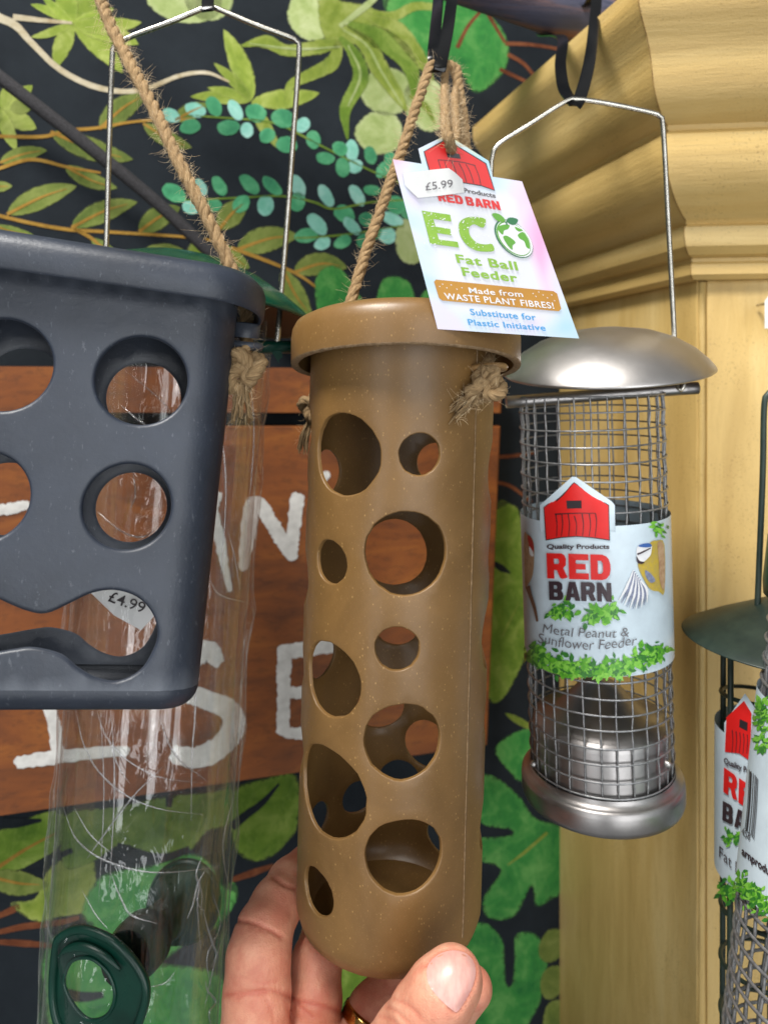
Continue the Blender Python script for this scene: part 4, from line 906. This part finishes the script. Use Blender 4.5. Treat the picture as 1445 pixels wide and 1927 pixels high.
hw_ = [P(190, 640, .426), P(200, 470, .426), P(206, 270, .425), P(212, 110, .425), P(217, 88, .425), P(245, 70, .425), P(320, 42, .425), P(388, 14, .425), P(400, 13, .425), P(480, 46, .425), P(545, 70, .425), P(558, 78, .425), P(563, 98, .425), P(552, 260, .425), P(538, 450, .424), P(521, 652, .418)]
mk('wire_hanger', sweep(resample(catmull(hw_, 10), .002), .00155, 12), MAT['wire'], seed)
# port: egg-shaped green collar with a through tube to the far side
PP = Plane(P(185, 1855, .374), (-.30, -1, .02))
outl = catmull([(105, 1789), (114, 1764), (142, 1750), (172, 1752), (215, 1772), (253, 1810), (275, 1853), (270, 1900), (245, 1950), (195, 1972), (135, 1955), (110, 1925), (100, 1870)], 5, True)
inn = catmull([(121, 1850), (131, 1814), (152, 1802), (178, 1806), (205, 1832), (217, 1868), (210, 1900), (190, 1918), (164, 1917), (138, 1890)], 5, True)
po = mk('port_collar', patch(PP, outl, 0, [inn], 18, .006), MAT['green'], seed, False)
rim = [PP.hit(x, y, .0005) for x, y in np.vstack([outl])]; mk('collar_rim', sweep(rim, .0022, 10, closed=True), MAT['green'], po)
rim = [PP.hit(x, y, .0003) for x, y in inn]; mk('collar_rim', sweep(rim, .0010, 8, closed=True), MAT['green'], po)
hood = [PP.hit(x, y, .0018) for x, y in catmull([(112, 1800), (128, 1786), (160, 1782), (200, 1800), (228, 1826)], 6)]; mk('collar_hood', sweep(hood, np.sin(np.linspace(.3, 2.84, len(hood))) * .0022, 10), MAT['green'], po)
m1, _ = axis_frame(P(236, 1806, .384), P(345, 1698, .468))
Lp = (P(345, 1698, .468) - P(236, 1806, .384)).length
mk('port_tube', lathe([(.0130, 0), (.0150, .014), (.0152, .026), (.0130, .028), (.0115, .036), (.0115, Lp - .018), (.0195, Lp - .012), (.0215, Lp)], 48), MAT['green'], seed, True, m1)
mk('far_collar', lathe([(.0125, Lp), (.0225, Lp), (.024, Lp + .002), (.0225, Lp + .004), (.0125, Lp + .004)], 48), MAT['green'], seed, True, m1)
# price sticker on the tube, seen through the wavy opening
sk = mk('price_sticker', patch(CT, [(168, 1112), (225, 1108), (292, 1128), (290, 1160), (266, 1186), (215, 1158)], .0032, (), 14), MAT['sticker'], seed, True)
mk('printed_text', words_on(CT, '£4.99', (203, 1131), (270, 1154), 21, .0036, None, .006), INK['black'], sk, False)
# ------------------------------------------------------------------ steel mesh feeder
def wire_mesh(R, H, nv, nr, rw, n=5):
    gs = []
    for j in range(nv):
        a = 2 * math.pi * j / nv + .11; r = R - rw * .9
        w = [Vector(((r + .0003 * (-1) ** i) * math.cos(a + rng.normal(0, .004)), (r + .0003 * (-1) ** i) * math.sin(a), H * i / nr)) for i in range(nr + 1)]
        gs.append(sweep(w, rw, n, caps=False))
    for i in range(nr + 1):
        zo = rng.normal(0, .0003)
        w = [Vector(((R + rw * .7) * math.cos(q), (R + rw * .7) * math.sin(q), H * i / nr + zo + .0003 * math.sin(2 * q + i))) for q in np.linspace(0, 2 * math.pi, 56, endpoint=False)]
        gs.append(sweep(w, rw, n, closed=True))
    g = join(*gs); return g[0], g[1]
def tuft(surf, parent, cx, cy, r, n, off, inks=('leaf1', 'leaf2', 'leaf3'), l=9, spread=.6):
    """a printed cluster of small pointed leaves"""
    by = {k: [] for k in inks}; l = l * 1.35; n = int(n * .7)
    for i in range(n):
        x, y = cx + random.gauss(0, r), cy + random.gauss(0, r * spread); a = random.uniform(0, 2 * math.pi); L = l * random.uniform(.6, 1.3)
        dx, dy = math.cos(a) * L, math.sin(a) * L; w = random.uniform(.2, .34)
        q = [(x + dx * u - dy * w * h, y + dy * u + dx * w * h) for u, h in ((0, 0), (.15, .7), (.4, 1), (.7, .6), (1, 0), (.7, -.6), (.4, -1), (.15, -.7))]
        o = off + random.uniform(0, .0002); by[random.choice(inks)].append(([surf.hit(*p, o) for p in q], [tuple(range(8))]))
    for k, gs in by.items():
        if gs: stuff(mk('printed_foliage', join(*gs), INK[k], parent, False))
SB, ST = P(1131, 1458, .418), P(1110, 742, .412)
MS, HS = axis_frame(SB, ST); RS = .0385; CS = Cyl(MS, RS)
steel = thing('mesh_feeder', 'silver wire mesh tube feeder with domed steel cap and wrapped red barn label', 'bird feeder', SB)
stuff(mk('wire_mesh', wire_mesh(RS, HS, 29, 25, .00050), MAT['mesh'], steel, True, MS))
mk('inner_cup', lathe([(RS - .0016, -.004), (RS - .0016, .030), (RS - .0022, .034), (RS - .012, .036), (.010, .052), (.0005, .054)], 64), MAT['steel_dark'], steel, True, MS)
mk('base', lathe([(RS + .0008, .0075), (RS + .0012, .0045), (RS + .0038, .0038), (RS + .0052, .0026), (RS + .0056, .000), (RS + .0056, -.0068), (RS + .0048, -.0094), (RS + .001, -.0112), (RS - .008, -.0114), (.0005, -.0114)], 72), MAT['steel_dark'], steel, True, MS)
for px in (1003, 1257):
    c = CS.hit(px, 1438, .0016); mk('rivet', lathe([(.0018, -.0012), (.0017, .0004), (.001, .0013), (.0001, .0016)], 16), MAT['steel'], steel, True, euler_frame(c, 90, 0, 40 if px > 1100 else -40))
MC = euler_frame(P(1141, 696, .411), rx=10, ry=-4)
RCp = .0560
mk('cap', lathe([(.0003, .0232), (.010, .0229), (.024, .0208), (.036, .0166), (.046, .0106), (.0525, .0046), (RCp - .0004, .0006), (RCp, -.0004), (RCp - .0008, -.0010), (.050, .0040), (.040, .0108), (.024, .0170), (.0003, .0196)], 96), MAT['steel'], steel, True, MC)
mk('cross_bar', sweep(resample(np.array([tuple(P(952, 757, .411)), tuple(P(1312, 730, .411))]), .01), .0034, 20), MAT['steel_dark'], steel)
hk = [P(1268, 700, .411), P(1272, 718, .409), P(1277, 734, .4075), P(1285, 728, .4075), P(1284, 716, .4085)]
hg = [P(935, 740, .412), P(922, 560, .412), P(924, 330, .412), P(926, 298, .412), P(938, 272, .412), P(1000, 232, .412), P(1062, 193, .412), P(1085, 187, .412), P(1150, 196, .412), P(1225, 212, .412), P(1240, 219, .412), P(1247, 238, .412), P(1256, 400, .412), P(1268, 632, .411)] + hk
mk('wire_hanger', sweep(resample(catmull(hg, 10), .002), .00145, 12), MAT['wire'], steel)
# label
z1, z0 = CS.loc(1118, 990, .0016).z, CS.loc(1118, 1272, .0016).z
lab = mk('label', lathe([(RS + .0016, z0), (RS + .0016, (z0 + z1) / 2), (RS + .0016, z1)], 80), INK['pale'], steel, True, MS)
Y = lambda s: zz(960, 880, 1 / 4.661, s)
def sshape(s, inkk, off, smooth=0, step=12, nm='printed_shape'):
    q = Y(s); q = catmull(q, smooth, True) if smooth else q; mk(nm, patch(CS, q, off, (), step), INK[inkk] if isinstance(inkk, str) else inkk, lab, True)
sshape('258,330 540,80 572,80 890,298 915,330 918,560 262,560', 'pale', .0019, nm='label_tab')
sshape('290,348 558,128 864,328 872,640 720,618 580,606 450,616 308,640', 'black', .0022); sshape('297,351 560,136 857,331 865,631 720,610 580,599 450,608 316,630', 'red', .0024, nm='printed_barn')
sshape('490,290 622,288 624,356 496,360', 'black', .0026)
for l in ('390,408 560,400 745,400', '398,408 408,500 405,605', '450,410 458,500 445,600', '505,408 518,500 510,600', '560,424 580,500 575,590', '628,406 640,500 632,600', '690,404 702,500 690,602', '745,402 755,480 742,605'):
    mk('printed_line', ribbon(CS, Y(l), [2.0, 1.4, 1.0], .0026, 4), INK['black'], lab)
def sword(s, a, b, cap, inkk, bold, shear=0, space=1.0, surf=None, par=None):
    A, B = Y(a + ' ' + b); mk('printed_text', words_on(CS, s, A, B, cap / 4.661, .0026, (-.0, -1), bold, shear, space), INK[inkk], lab, False)
sword('Quality Products', '318,712', '868,712', 40, 'plum', .03); mk('printed_text', blockword(CS, 'RED', *Y('322,972 880,988'), 222 / 4.661, .0026, (-.03, -1)), INK['red'], lab, False); mk('printed_text', blockword(CS, 'BARN', *Y('340,1162 888,1178'), 165 / 4.661, .0026, (-.03, -1)), INK['plum'], lab, False)
def sag(s, a, b, cap, inkk, bold, shear, amt):
    v, f = text2d(s, bold, shear); A, B = [np.array(q) for q in Y(a + ' ' + b)]; u = (v[:, 0] - v[:, 0].min()) / np.ptp(v[:, 0])
    q = A + u[:, None] * (B - A) + np.stack([0 * u, -v[:, 1] / .72 * cap / 4.661 + amt * 4 * u * (1 - u) + 1.2 * np.sin(u * 40)], 1)
    mk('printed_text', ([CS.hit(x, y, .0026) for x, y in q], f), INK[inkk], lab, False)
sag('Metal Peanut &', '280,1445', '1040,1478', 84, 'grey', -.006, .15, 6); sag('Sunflower Feeder', '240,1530', '1110,1550', 92, 'grey', -.006, .15, 12)
for cx, cy, r, n in ((460, 1250, 52, 60), (400, 1280, 26, 24), (780, 1280, 70, 90), (880, 1260, 36, 30), (720, 1340, 30, 26)): q = Y('%d,%d' % (cx, cy))[0]; tuft(CS, lab, q[0], q[1], r / 4.661, n, .0023, l=10)
for i in range(26):
    t = i / 25; x = 170 + t * 1160; y = 1660 + 150 * math.sin(math.pi * min(1, t * .95)) - (130 * max(0, t - .6)); q = Y('%f,%f' % (x, y))[0]; tuft(CS, lab, q[0], q[1] - 7, 8, 26, .0021, l=10, spread=1.1)
gb = Y('180,1690 330,1770 520,1810 700,1812 900,1780 1100,1720 1330,1640'); mk('printed_grass', ribbon(CS, [(x, y - 1) for x, y in gb], [4, 9, 12, 12, 10, 8, 4], .00195, 6), INK['leaf2'], lab)
# blue tit and goldfinch printed on the label
sshape('1225,660 1290,640 1350,680 1350,1090 1300,1085 1230,1070 1170,980 1120,870 1140,800 1210,760', 'tit_yellow', .00225, 3, nm='printed_bird'); sshape('1105,760 1110,700 1150,670 1215,665 1240,690 1225,760 1190,810 1150,830 1115,815', 'white', .0024, 3); sshape('1120,690 1160,668 1220,664 1238,690 1190,700', 'tit_blue', .0025, 3)
mk('printed_line', ribbon(CS, Y('1112,760 1150,745 1230,705'), [3, 3, 2], .0026, 4), INK['plum'], lab); sshape('1105,775 1130,815 1175,830 1150,845 1112,830', 'plum', .0025, 3)
for i in range(11):
    t = i / 10; a = (1080 + 60 * t, 900 + 90 * t); e = (948 + 250 * t, 1170 + 110 * math.sin(t * 2.4) - 60 * t); w = 7 - 2 * t
    mk('printed_feather', ribbon(CS, Y('%f,%f %f,%f %f,%f' % (*a, (a[0] + e[0]) / 2 + 25, (a[1] + e[1]) / 2 - 20, *e)), [3, w, 1], .0023 + .00003 * i, 5), INK['tit_grey' if i % 2 else 'white'], lab)
sshape('1180,900 1230,930 1270,990 1230,1010 1190,960', 'tit_grey', .0024, 3)
sshape('1290,660 1345,690 1350,1060 1310,1000 1300,820', 'buff', .0024, 3); sshape('1205,700 1235,715 1228,765 1195,800 1160,790 1170,745', 'white', .00245, 3)
tuft(CS, lab, *Y('1300,540')[0], 9, 30, .0023, l=9)
sshape('118,600 150,585 190,620 208,700 205,850 190,960 150,1030 128,1030', 'buff', .0022, 3, nm='printed_bird'); sshape('150,600 180,615 205,690 195,740 165,690', 'crimson', .0024, 3); sshape('165,690 195,735 200,780 170,760', 'white', .0025, 3)
mk('printed_branch', ribbon(CS, Y('150,1040 170,1110 210,1230 235,1350'), [9, 7, 6, 4], .0023, 6), INK['bark'], lab)

# ------------------------------------------------------------------ right edge: green fat ball feeder and a second mesh feeder
GB, GT = P(1468, 2080, .405), P(1470, 1215, .405)
Mg, Hg = axis_frame(GB, GT); Rg = .0315; CG = Cyl(Mg, Rg)
gf = thing('coil_feeder', 'dark green coiled wire feeder with shallow cone cap, next to the ochre post', 'bird feeder', GB)
mk('cap', lathe([(.0003, .0235), (.006, .0222), (.020, .0150), (.034, .0080), (.0455, .0015), (.0505, -.0015), (.0512, -.0022), (.0502, -.0026), (.040, .001), (.02, .0105), (.0003, .018)], 80), MAT['green_dull'], gf, True, euler_frame(P(1472, 1200, .405), rx=2, ry=2.5))
for k in range(6):
    a = math.radians(60 * k + 192); mk('upright_rod', sweep([Vector((Rg * math.cos(a), Rg * math.sin(a), z)) for z in np.linspace(0, Hg + .004, 12)], .0016, 10), MAT['green_dull'], gf, True, Mg)
coil = [Vector(((Rg - .0014) * math.cos(q), (Rg - .0014) * math.sin(q), .002 + Hg * q / (2 * math.pi * 8.5))) for q in np.linspace(0, 2 * math.pi * 8.3, 420)]
mk('coil', sweep(coil, .0012, 8), MAT['green_dull'], gf, True, Mg)
ring = [Vector((.0065 * math.cos(q), .0065 * math.sin(q) - .006, Hg - .013)) for q in np.linspace(0, 2 * math.pi, 30, endpoint=False)]
mk('centre_ring', sweep(ring, .001, 8, closed=True), MAT['green_dull'], gf, True, Mg)
mk('wire_hanger', sweep(resample(catmull([P(1600, 735, .405), P(1465, 732, .405), P(1446, 740, .405), P(1437, 765, .405), P(1434, 900, .405), P(1424, 1150, .405), P(1422, 1200, .405)], 10), .003), .0016, 10), MAT['green_dull'], gf)
zg1, zg0 = CG.loc(1400, 1400, .0018).z, CG.loc(1400, 1688, .0018).z
gla = mk('label', lathe([(Rg + .0019, zg0), (Rg + .0019, (zg0 + zg1) / 2), (Rg + .0019, zg1)], 64), INK['pale'], gf, True, Mg)
def gsh(q, inkk, off, smooth=0, nm='printed_shape'):
    q = catmull(q, smooth, True) if smooth else q; mk(nm, patch(CG, q, off, (), 9), INK[inkk], gla, True)
gsh([(1362, 1360), (1401, 1305), (1418, 1330), (1424, 1420), (1362, 1420)], 'pale', .0021, nm='label_tab')
gsh([(1366, 1350), (1399, 1319), (1413, 1342), (1410, 1432), (1390, 1418), (1363, 1415)], 'red', .0025, nm='printed_barn'); gsh([(1391, 1353), (1406, 1360), (1405, 1376), (1390, 1368)], 'black', .0027)
for x in (1377, 1384, 1391, 1398, 1405): mk('printed_line', ribbon(CG, [(x, 1374 + (x - 1377) * .3), (x + 1, 1395), (x - 1, 1418)], [1.6, 1.2, .9], .0027, 4), INK['black'], gla)
def gw(s, A, B, cap, inkk, bold=.03, up=(.03, -1)): mk('printed_text', words_on(CG, s, A, B, cap, .0027, up, bold), INK[inkk], gla, False)
gw('Quality Pr', (1361, 1436), (1408, 1456), 11, 'plum'); mk('printed_text', blockword(CG, 'RED', (1360, 1490), (1442, 1548), 46, .0027, (.03, -1)), INK['red'], gla, False); mk('printed_text', blockword(CG, 'BARN', (1358, 1543), (1446, 1590), 36, .0027, (.03, -1)), INK['plum'], gla, False); gw('Fat B', (1352, 1612), (1392, 1650), 22, 'plum', 0)
tuft(CG, gla, 1376, 1575, 9, 60, .0024, l=8)
for i in range(9): tuft(CG, gla, 1356 + i * 8, 1672 + i * 4, 6, 22, .0024, l=9, spread=1.2)
FB, FT = P(1530, 2180, .345), P(1648, 1130, .345)
Mf, Hf = axis_frame(FB, FT); Rf = .0425; CF = Cyl(Mf, Rf)
ff = thing('mesh_feeder', 'galvanised wire mesh feeder with barcode label, in front of the dark green coil feeder', 'bird feeder', FB)
stuff(mk('wire_mesh', wire_mesh(Rf, Hf, 30, 28, .00085), MAT['mesh'], ff, True, Mf))
mk('collar', lathe([(Rf - .002, Hf - .006), (Rf + .004, Hf - .006), (Rf + .0048, Hf), (Rf + .0048, Hf + .022), (Rf - .002, Hf + .024), (Rf - .02, Hf + .030), (.001, Hf + .032)], 64), MAT['green'], ff, True, Mf)
zf1, zf0 = CF.loc(1440, 1312, .002).z, CF.loc(1440, 1722, .002).z
fla = mk('label', lathe([(Rf + .0022, zf0), (Rf + .0022, (zf0 + zf1) / 2), (Rf + .0022, zf1)], 72), INK['pale'], ff, True, Mf)
def ftx(s, A, B, cap, inkk, bold=.02): mk('printed_text', words_on(CF, s, A, B, cap, .0027, (.08, -1), bold), INK[inkk], fla, False)
ftx('458', (1394, 1570), (1410, 1582), 15, 'plum', 0); ftx('arnproducts', (1394, 1607), (1462, 1660), 15, 'plum', .03)
for i, (x, w) in enumerate(((1406, 1.2), (1409, 2.6), (1413.5, 1.2), (1417, 1.2), (1419.5, 1.2), (1422, 1.0))):
    mk('barcode_bar', ribbon(CF, [(x + 3, 1448 + i * 3.4), (x, 1510 + i * 3), (x - 5, 1560 + i * 4)], w, .0027, 4), INK['black'], fla)
for i in range(10): tuft(CF, fla, 1392 + i * 7, 1660 + i * 7, 7, 26, .0024, l=9, spread=1.5)
for y in (1330, 1360, 1400): tuft(CF, fla, 1434, y, 7, 34, .0024, l=12, spread=1.4)

# white label of another hanging item, built as a card by the post
cp = Plane(FC + FN * .03, FN); sc_ = thing('white_label_card', 'small white label of another hanging item, built as a card by the ochre post', 'card', cp.hit(1460, 618))
mk('card', patch(cp, [(1438, 566), (1446, 556), (1500, 556), (1500, 618), (1438, 618)], 0, (), 30, .004), MAT['sticker'], sc_, False)
mk('pin', lathe([(.0009, -.027), (.0009, 0), (.0022, .0002), (.0018, .0012), (.0001, .0014)], 12), MAT['wire'], sc_, True, Matrix.Translation(cp.hit(1462, 566, .001)) @ Matrix.Rotation(math.radians(90), 4, 'X'))

# ------------------------------------------------------------------ the hand
def smin(a, b, k):
    h = np.clip(.5 + .5 * (b - a) / k, 0, 1); return b * (1 - h) + a * h - k * h * (1 - h)
def cone(p, a, ra, b, rb):
    a = np.array(a, np.float32); b = np.array(b, np.float32); ab = b - a
    t = np.clip(((p - a) @ ab) / (ab @ ab), 0, 1).astype(np.float32); return np.linalg.norm(p - a - t[..., None] * ab, axis=-1) - (ra + (rb - ra) * t)
H = lambda *q: (np.array(tuple(P(*q[:3])), np.float32), q[3])
CH = dict(index=[H(478, 1975, .330, .0160), H(484, 1868, .334, .0146), H(487, 1800, .338, .0140), H(497, 1752, .346, .0127), H(520, 1704, .358, .0118), H(546, 1660, .372, .0106), H(590, 1612, .392, .0090)],
          middle=[H(585, 1995, .342, .0145), H(592, 1880, .348, .0122), H(596, 1810, .358, .0116), H(612, 1740, .390, .0108), H(650, 1670, .402, .0095)],
          ring=[H(655, 2010, .342, .0126), H(700, 1905, .350, .0112), H(752, 1840, .364, .0108), H(790, 1770, .400, .0100), H(815, 1700, .404, .0090)],
          pinky=[H(730, 2040, .335, .0125), H(800, 1960, .336, .0108), H(850, 1900, .330, .0100), H(888, 1859, .318, .0086)],
          thumb=[H(600, 2100, .318, .024), H(712, 2040, .300, .0165), H(768, 1962, .289, .0138), H(800, 1912, .285, .0130), H(827, 1872, .2835, .0124), H(851, 1843, .2845, .0115)])
PALM = [(H(470, 1990, .332, .0175), H(600, 2060, .338, .024)), (H(600, 2060, .338, .024), H(690, 2090, .334, .022)), (H(560, 2110, .335, .030), H(540, 2330, .330, .030)), (H(610, 2100, .322, .024), H(580, 2330, .325, .028)), (H(540, 1985, .338, .0150), H(660, 2020, .340, .0150))]
def hand_sdf(p):
    d = None
    for (a, ra), (b, rb) in PALM:
        c = cone(p, a, ra, b, rb); d = c if d is None else smin(d, c, .010)
    for k, ch in CH.items():
        f = None
        for (a, ra), (b, rb) in zip(ch, ch[1:]):
            c = cone(p, a, ra, b, rb); f = c if f is None else smin(f, c, .0035)
        d = smin(d, f, .0022 if k != 'thumb' else .004)
    return d
lo = np.array([-.088, .262, CZ - .40]); hi = np.array([.052, .420, CZ - .205]); hstep = .0011
dims = np.ceil((hi - lo) / hstep).astype(int); gx = [lo[i] + hstep * np.arange(dims[i]) for i in range(3)]
D = np.empty(dims, np.float32)
for i in range(0, dims[0], 16):
    pp = np.stack(np.meshgrid(gx[0][i:i + 16], gx[1], gx[2], indexing='ij'), -1).astype(np.float32); D[i:i + 16] = hand_sdf(pp)
D[:, :, 0] = np.maximum(D[:, :, 0], .0004)
inside = D < 0
cs = np.stack([inside[a:dims[0] - 1 + a, b:dims[1] - 1 + b, c:dims[2] - 1 + c] for a in (0, 1) for b in (0, 1) for c in (0, 1)], -1)
act = cs.any(-1) & ~cs.all(-1); idx = -np.ones(act.shape, int); idx[act] = np.arange(act.sum()); ce = np.argwhere(act)
HV = lo + (ce + .5) * hstep
quads = []
for ax in range(3):
    s0 = [slice(0, n) for n in dims]; s1 = list(s0); s0[ax] = slice(0, dims[ax] - 1); s1[ax] = slice(1, dims[ax])
    A, B = inside[tuple(s0)], inside[tuple(s1)]; e = np.argwhere(A != B); u, w = (ax + 1) % 3, (ax + 2) % 3
    ok = (e[:, u] > 0) & (e[:, w] > 0) & (e[:, u] < dims[u] - 1) & (e[:, w] < dims[w] - 1); e = e[ok]
    def cell(du, dw):
        c = e.copy(); c[:, u] += du; c[:, w] += dw; return idx[c[:, 0], c[:, 1], c[:, 2]]
    q = np.stack([cell(-1, -1), cell(0, -1), cell(0, 0), cell(-1, 0)], 1); fl = ~A[e[:, 0], e[:, 1], e[:, 2]]; q[fl] = q[fl][:, ::-1]; quads.append(q[(q >= 0).all(1)])
HQ = np.vstack(quads)
def grad(p, h=.0004):
    g = np.stack([hand_sdf((p + np.eye(3)[i] * h).astype(np.float32)) - hand_sdf((p - np.eye(3)[i] * h).astype(np.float32)) for i in range(3)], 1); return g / (np.linalg.norm(g, axis=1)[:, None] + 1e-9)
for _ in range(3):
    HV = HV - grad(HV) * np.clip(hand_sdf(HV.astype(np.float32)), -.001, .001)[:, None]
G = grad(HV); pxs = CX + HV[:, 0] / HV[:, 1] * F; pys = HY - (HV[:, 2] - CZ) / HV[:, 1] * F
facing = (-G[:, 1] + .25 * G[:, 2]) > -.15
crease = np.zeros(len(HV))
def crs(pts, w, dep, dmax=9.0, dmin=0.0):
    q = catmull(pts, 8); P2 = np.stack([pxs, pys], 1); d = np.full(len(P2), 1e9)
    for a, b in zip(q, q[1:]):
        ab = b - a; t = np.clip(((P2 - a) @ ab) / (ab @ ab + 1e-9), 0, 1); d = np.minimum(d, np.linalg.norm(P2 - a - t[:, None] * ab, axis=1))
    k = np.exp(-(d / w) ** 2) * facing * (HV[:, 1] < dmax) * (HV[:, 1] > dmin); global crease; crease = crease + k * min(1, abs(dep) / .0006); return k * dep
dsp = np.zeros(len(HV))
for c, w, dep in (([(440, 1733), (470, 1735), (505, 1748), (530, 1762)], 4.0, .0011), ([(515, 1650), (535, 1664), (556, 1672)], 4.0, .0010), ([(425, 1872), (470, 1868), (520, 1866), (545, 1878)], 5, .0007), ([(445, 1880), (470, 1872), (500, 1868)], 3.5, .0005),
                  ([(560, 1885), (600, 1892), (640, 1905)], 4.5, .0007), ([(545, 1870), (562, 1892), (590, 1915)], 4, .0006), ([(470, 1745), (500, 1755)], 3, .0004), ([(455, 1838), (490, 1850), (520, 1846)], 3, .00025), ([(500, 1880), (512, 1905), (516, 1930)], 4, .0003), ([(540, 1895), (555, 1930)], 4, .0004)):
    dsp += crs(c, w, dep, dmin=.305)
for c, w, dep in (([(728, 1895), (748, 1905), (770, 1928)], 4, .00045), ([(716, 1912), (738, 1920), (756, 1940)], 4, .0004), ([(742, 1880), (765, 1890), (792, 1915)], 4, .0004), ([(705, 1930), (725, 1938)], 4, .0004)): dsp += crs(c, w, dep, dmax=.300)
nailo = catmull([(801, 1834), (805, 1812), (824, 1794), (850, 1786), (876, 1791), (892, 1808), (896, 1830), (889, 1858), (874, 1886), (860, 1905), (847, 1899), (826, 1880), (808, 1857)], 6, True)
dsp += crs([tuple(q) for q in nailo[5:62]], 3.4, .0009, dmax=.300)
inn_ = inpoly(np.stack([pxs, pys], 1), nailo) & (HV[:, 1] < .30); dsp[inn_] = np.maximum(dsp[inn_], .0005)
HV = HV - G * dsp[:, None]
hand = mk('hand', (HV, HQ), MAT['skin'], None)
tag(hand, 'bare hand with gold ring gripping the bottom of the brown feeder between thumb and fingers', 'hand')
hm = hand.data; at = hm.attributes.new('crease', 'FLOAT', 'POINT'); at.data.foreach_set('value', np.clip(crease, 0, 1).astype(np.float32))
bvh = BVHTree.FromPolygons([Vector(p) for p in HV], [tuple(int(i) for i in q) for q in HQ])
class OnHand:
    def hit(s, px, py, off=0.0):
        D_ = Vector(((px - CX) / F, 1, (HY - py) / F)).normalized(); h = bvh.ray_cast(Vector((0, 0, CZ)), D_)
        return (h[0] + h[1] * off * (1 if h[1].y < 0 else -1)) if h[0] else P(px, py, .285)
OH = OnHand()
v2, t2, d2 = fill2d(catmull([tuple(c) for c in (nailo[::2] - nailo.mean(0)) * .97 + nailo.mean(0)], 2, True), (), 7)
w2 = []
for (x, y), dd in zip(v2, d2):
    h0 = OH.hit(x, y, 0); w2.append(h0 + Vector((0.12, -1, .25)).normalized() * (.0003 + .0006 * min(1, dd / 16)))
A = v2[t2]; cr = (A[:, 1, 0] - A[:, 0, 0]) * (A[:, 2, 1] - A[:, 0, 1]) - (A[:, 1, 1] - A[:, 0, 1]) * (A[:, 2, 0] - A[:, 0, 0]); t2 = np.where((cr > 0)[:, None], t2[:, ::-1], t2)
mk('thumb_nail', (w2, [tuple(q) for q in t2]), MAT['nail'], hand)
# ring round the ring finger
ra, rb = Vector(CH['ring'][0][0]), Vector(CH['ring'][1][0]); ax = (rb - ra).normalized(); rc = ra.lerp(rb, .93)
Mr, _ = axis_frame(rc - ax * .002, rc + ax * .002)
tag(mk('finger_ring', lathe([(.0112, -.0026), (.0122, -.0031), (.0130, -.0022), (.0133, 0), (.0130, .0022), (.0122, .0031), (.0112, .0026), (.0112, -.0026)], 64), MAT['gold'], None, True, Mr), 'plain polished gold ring worn on a finger of the hand', 'ring')
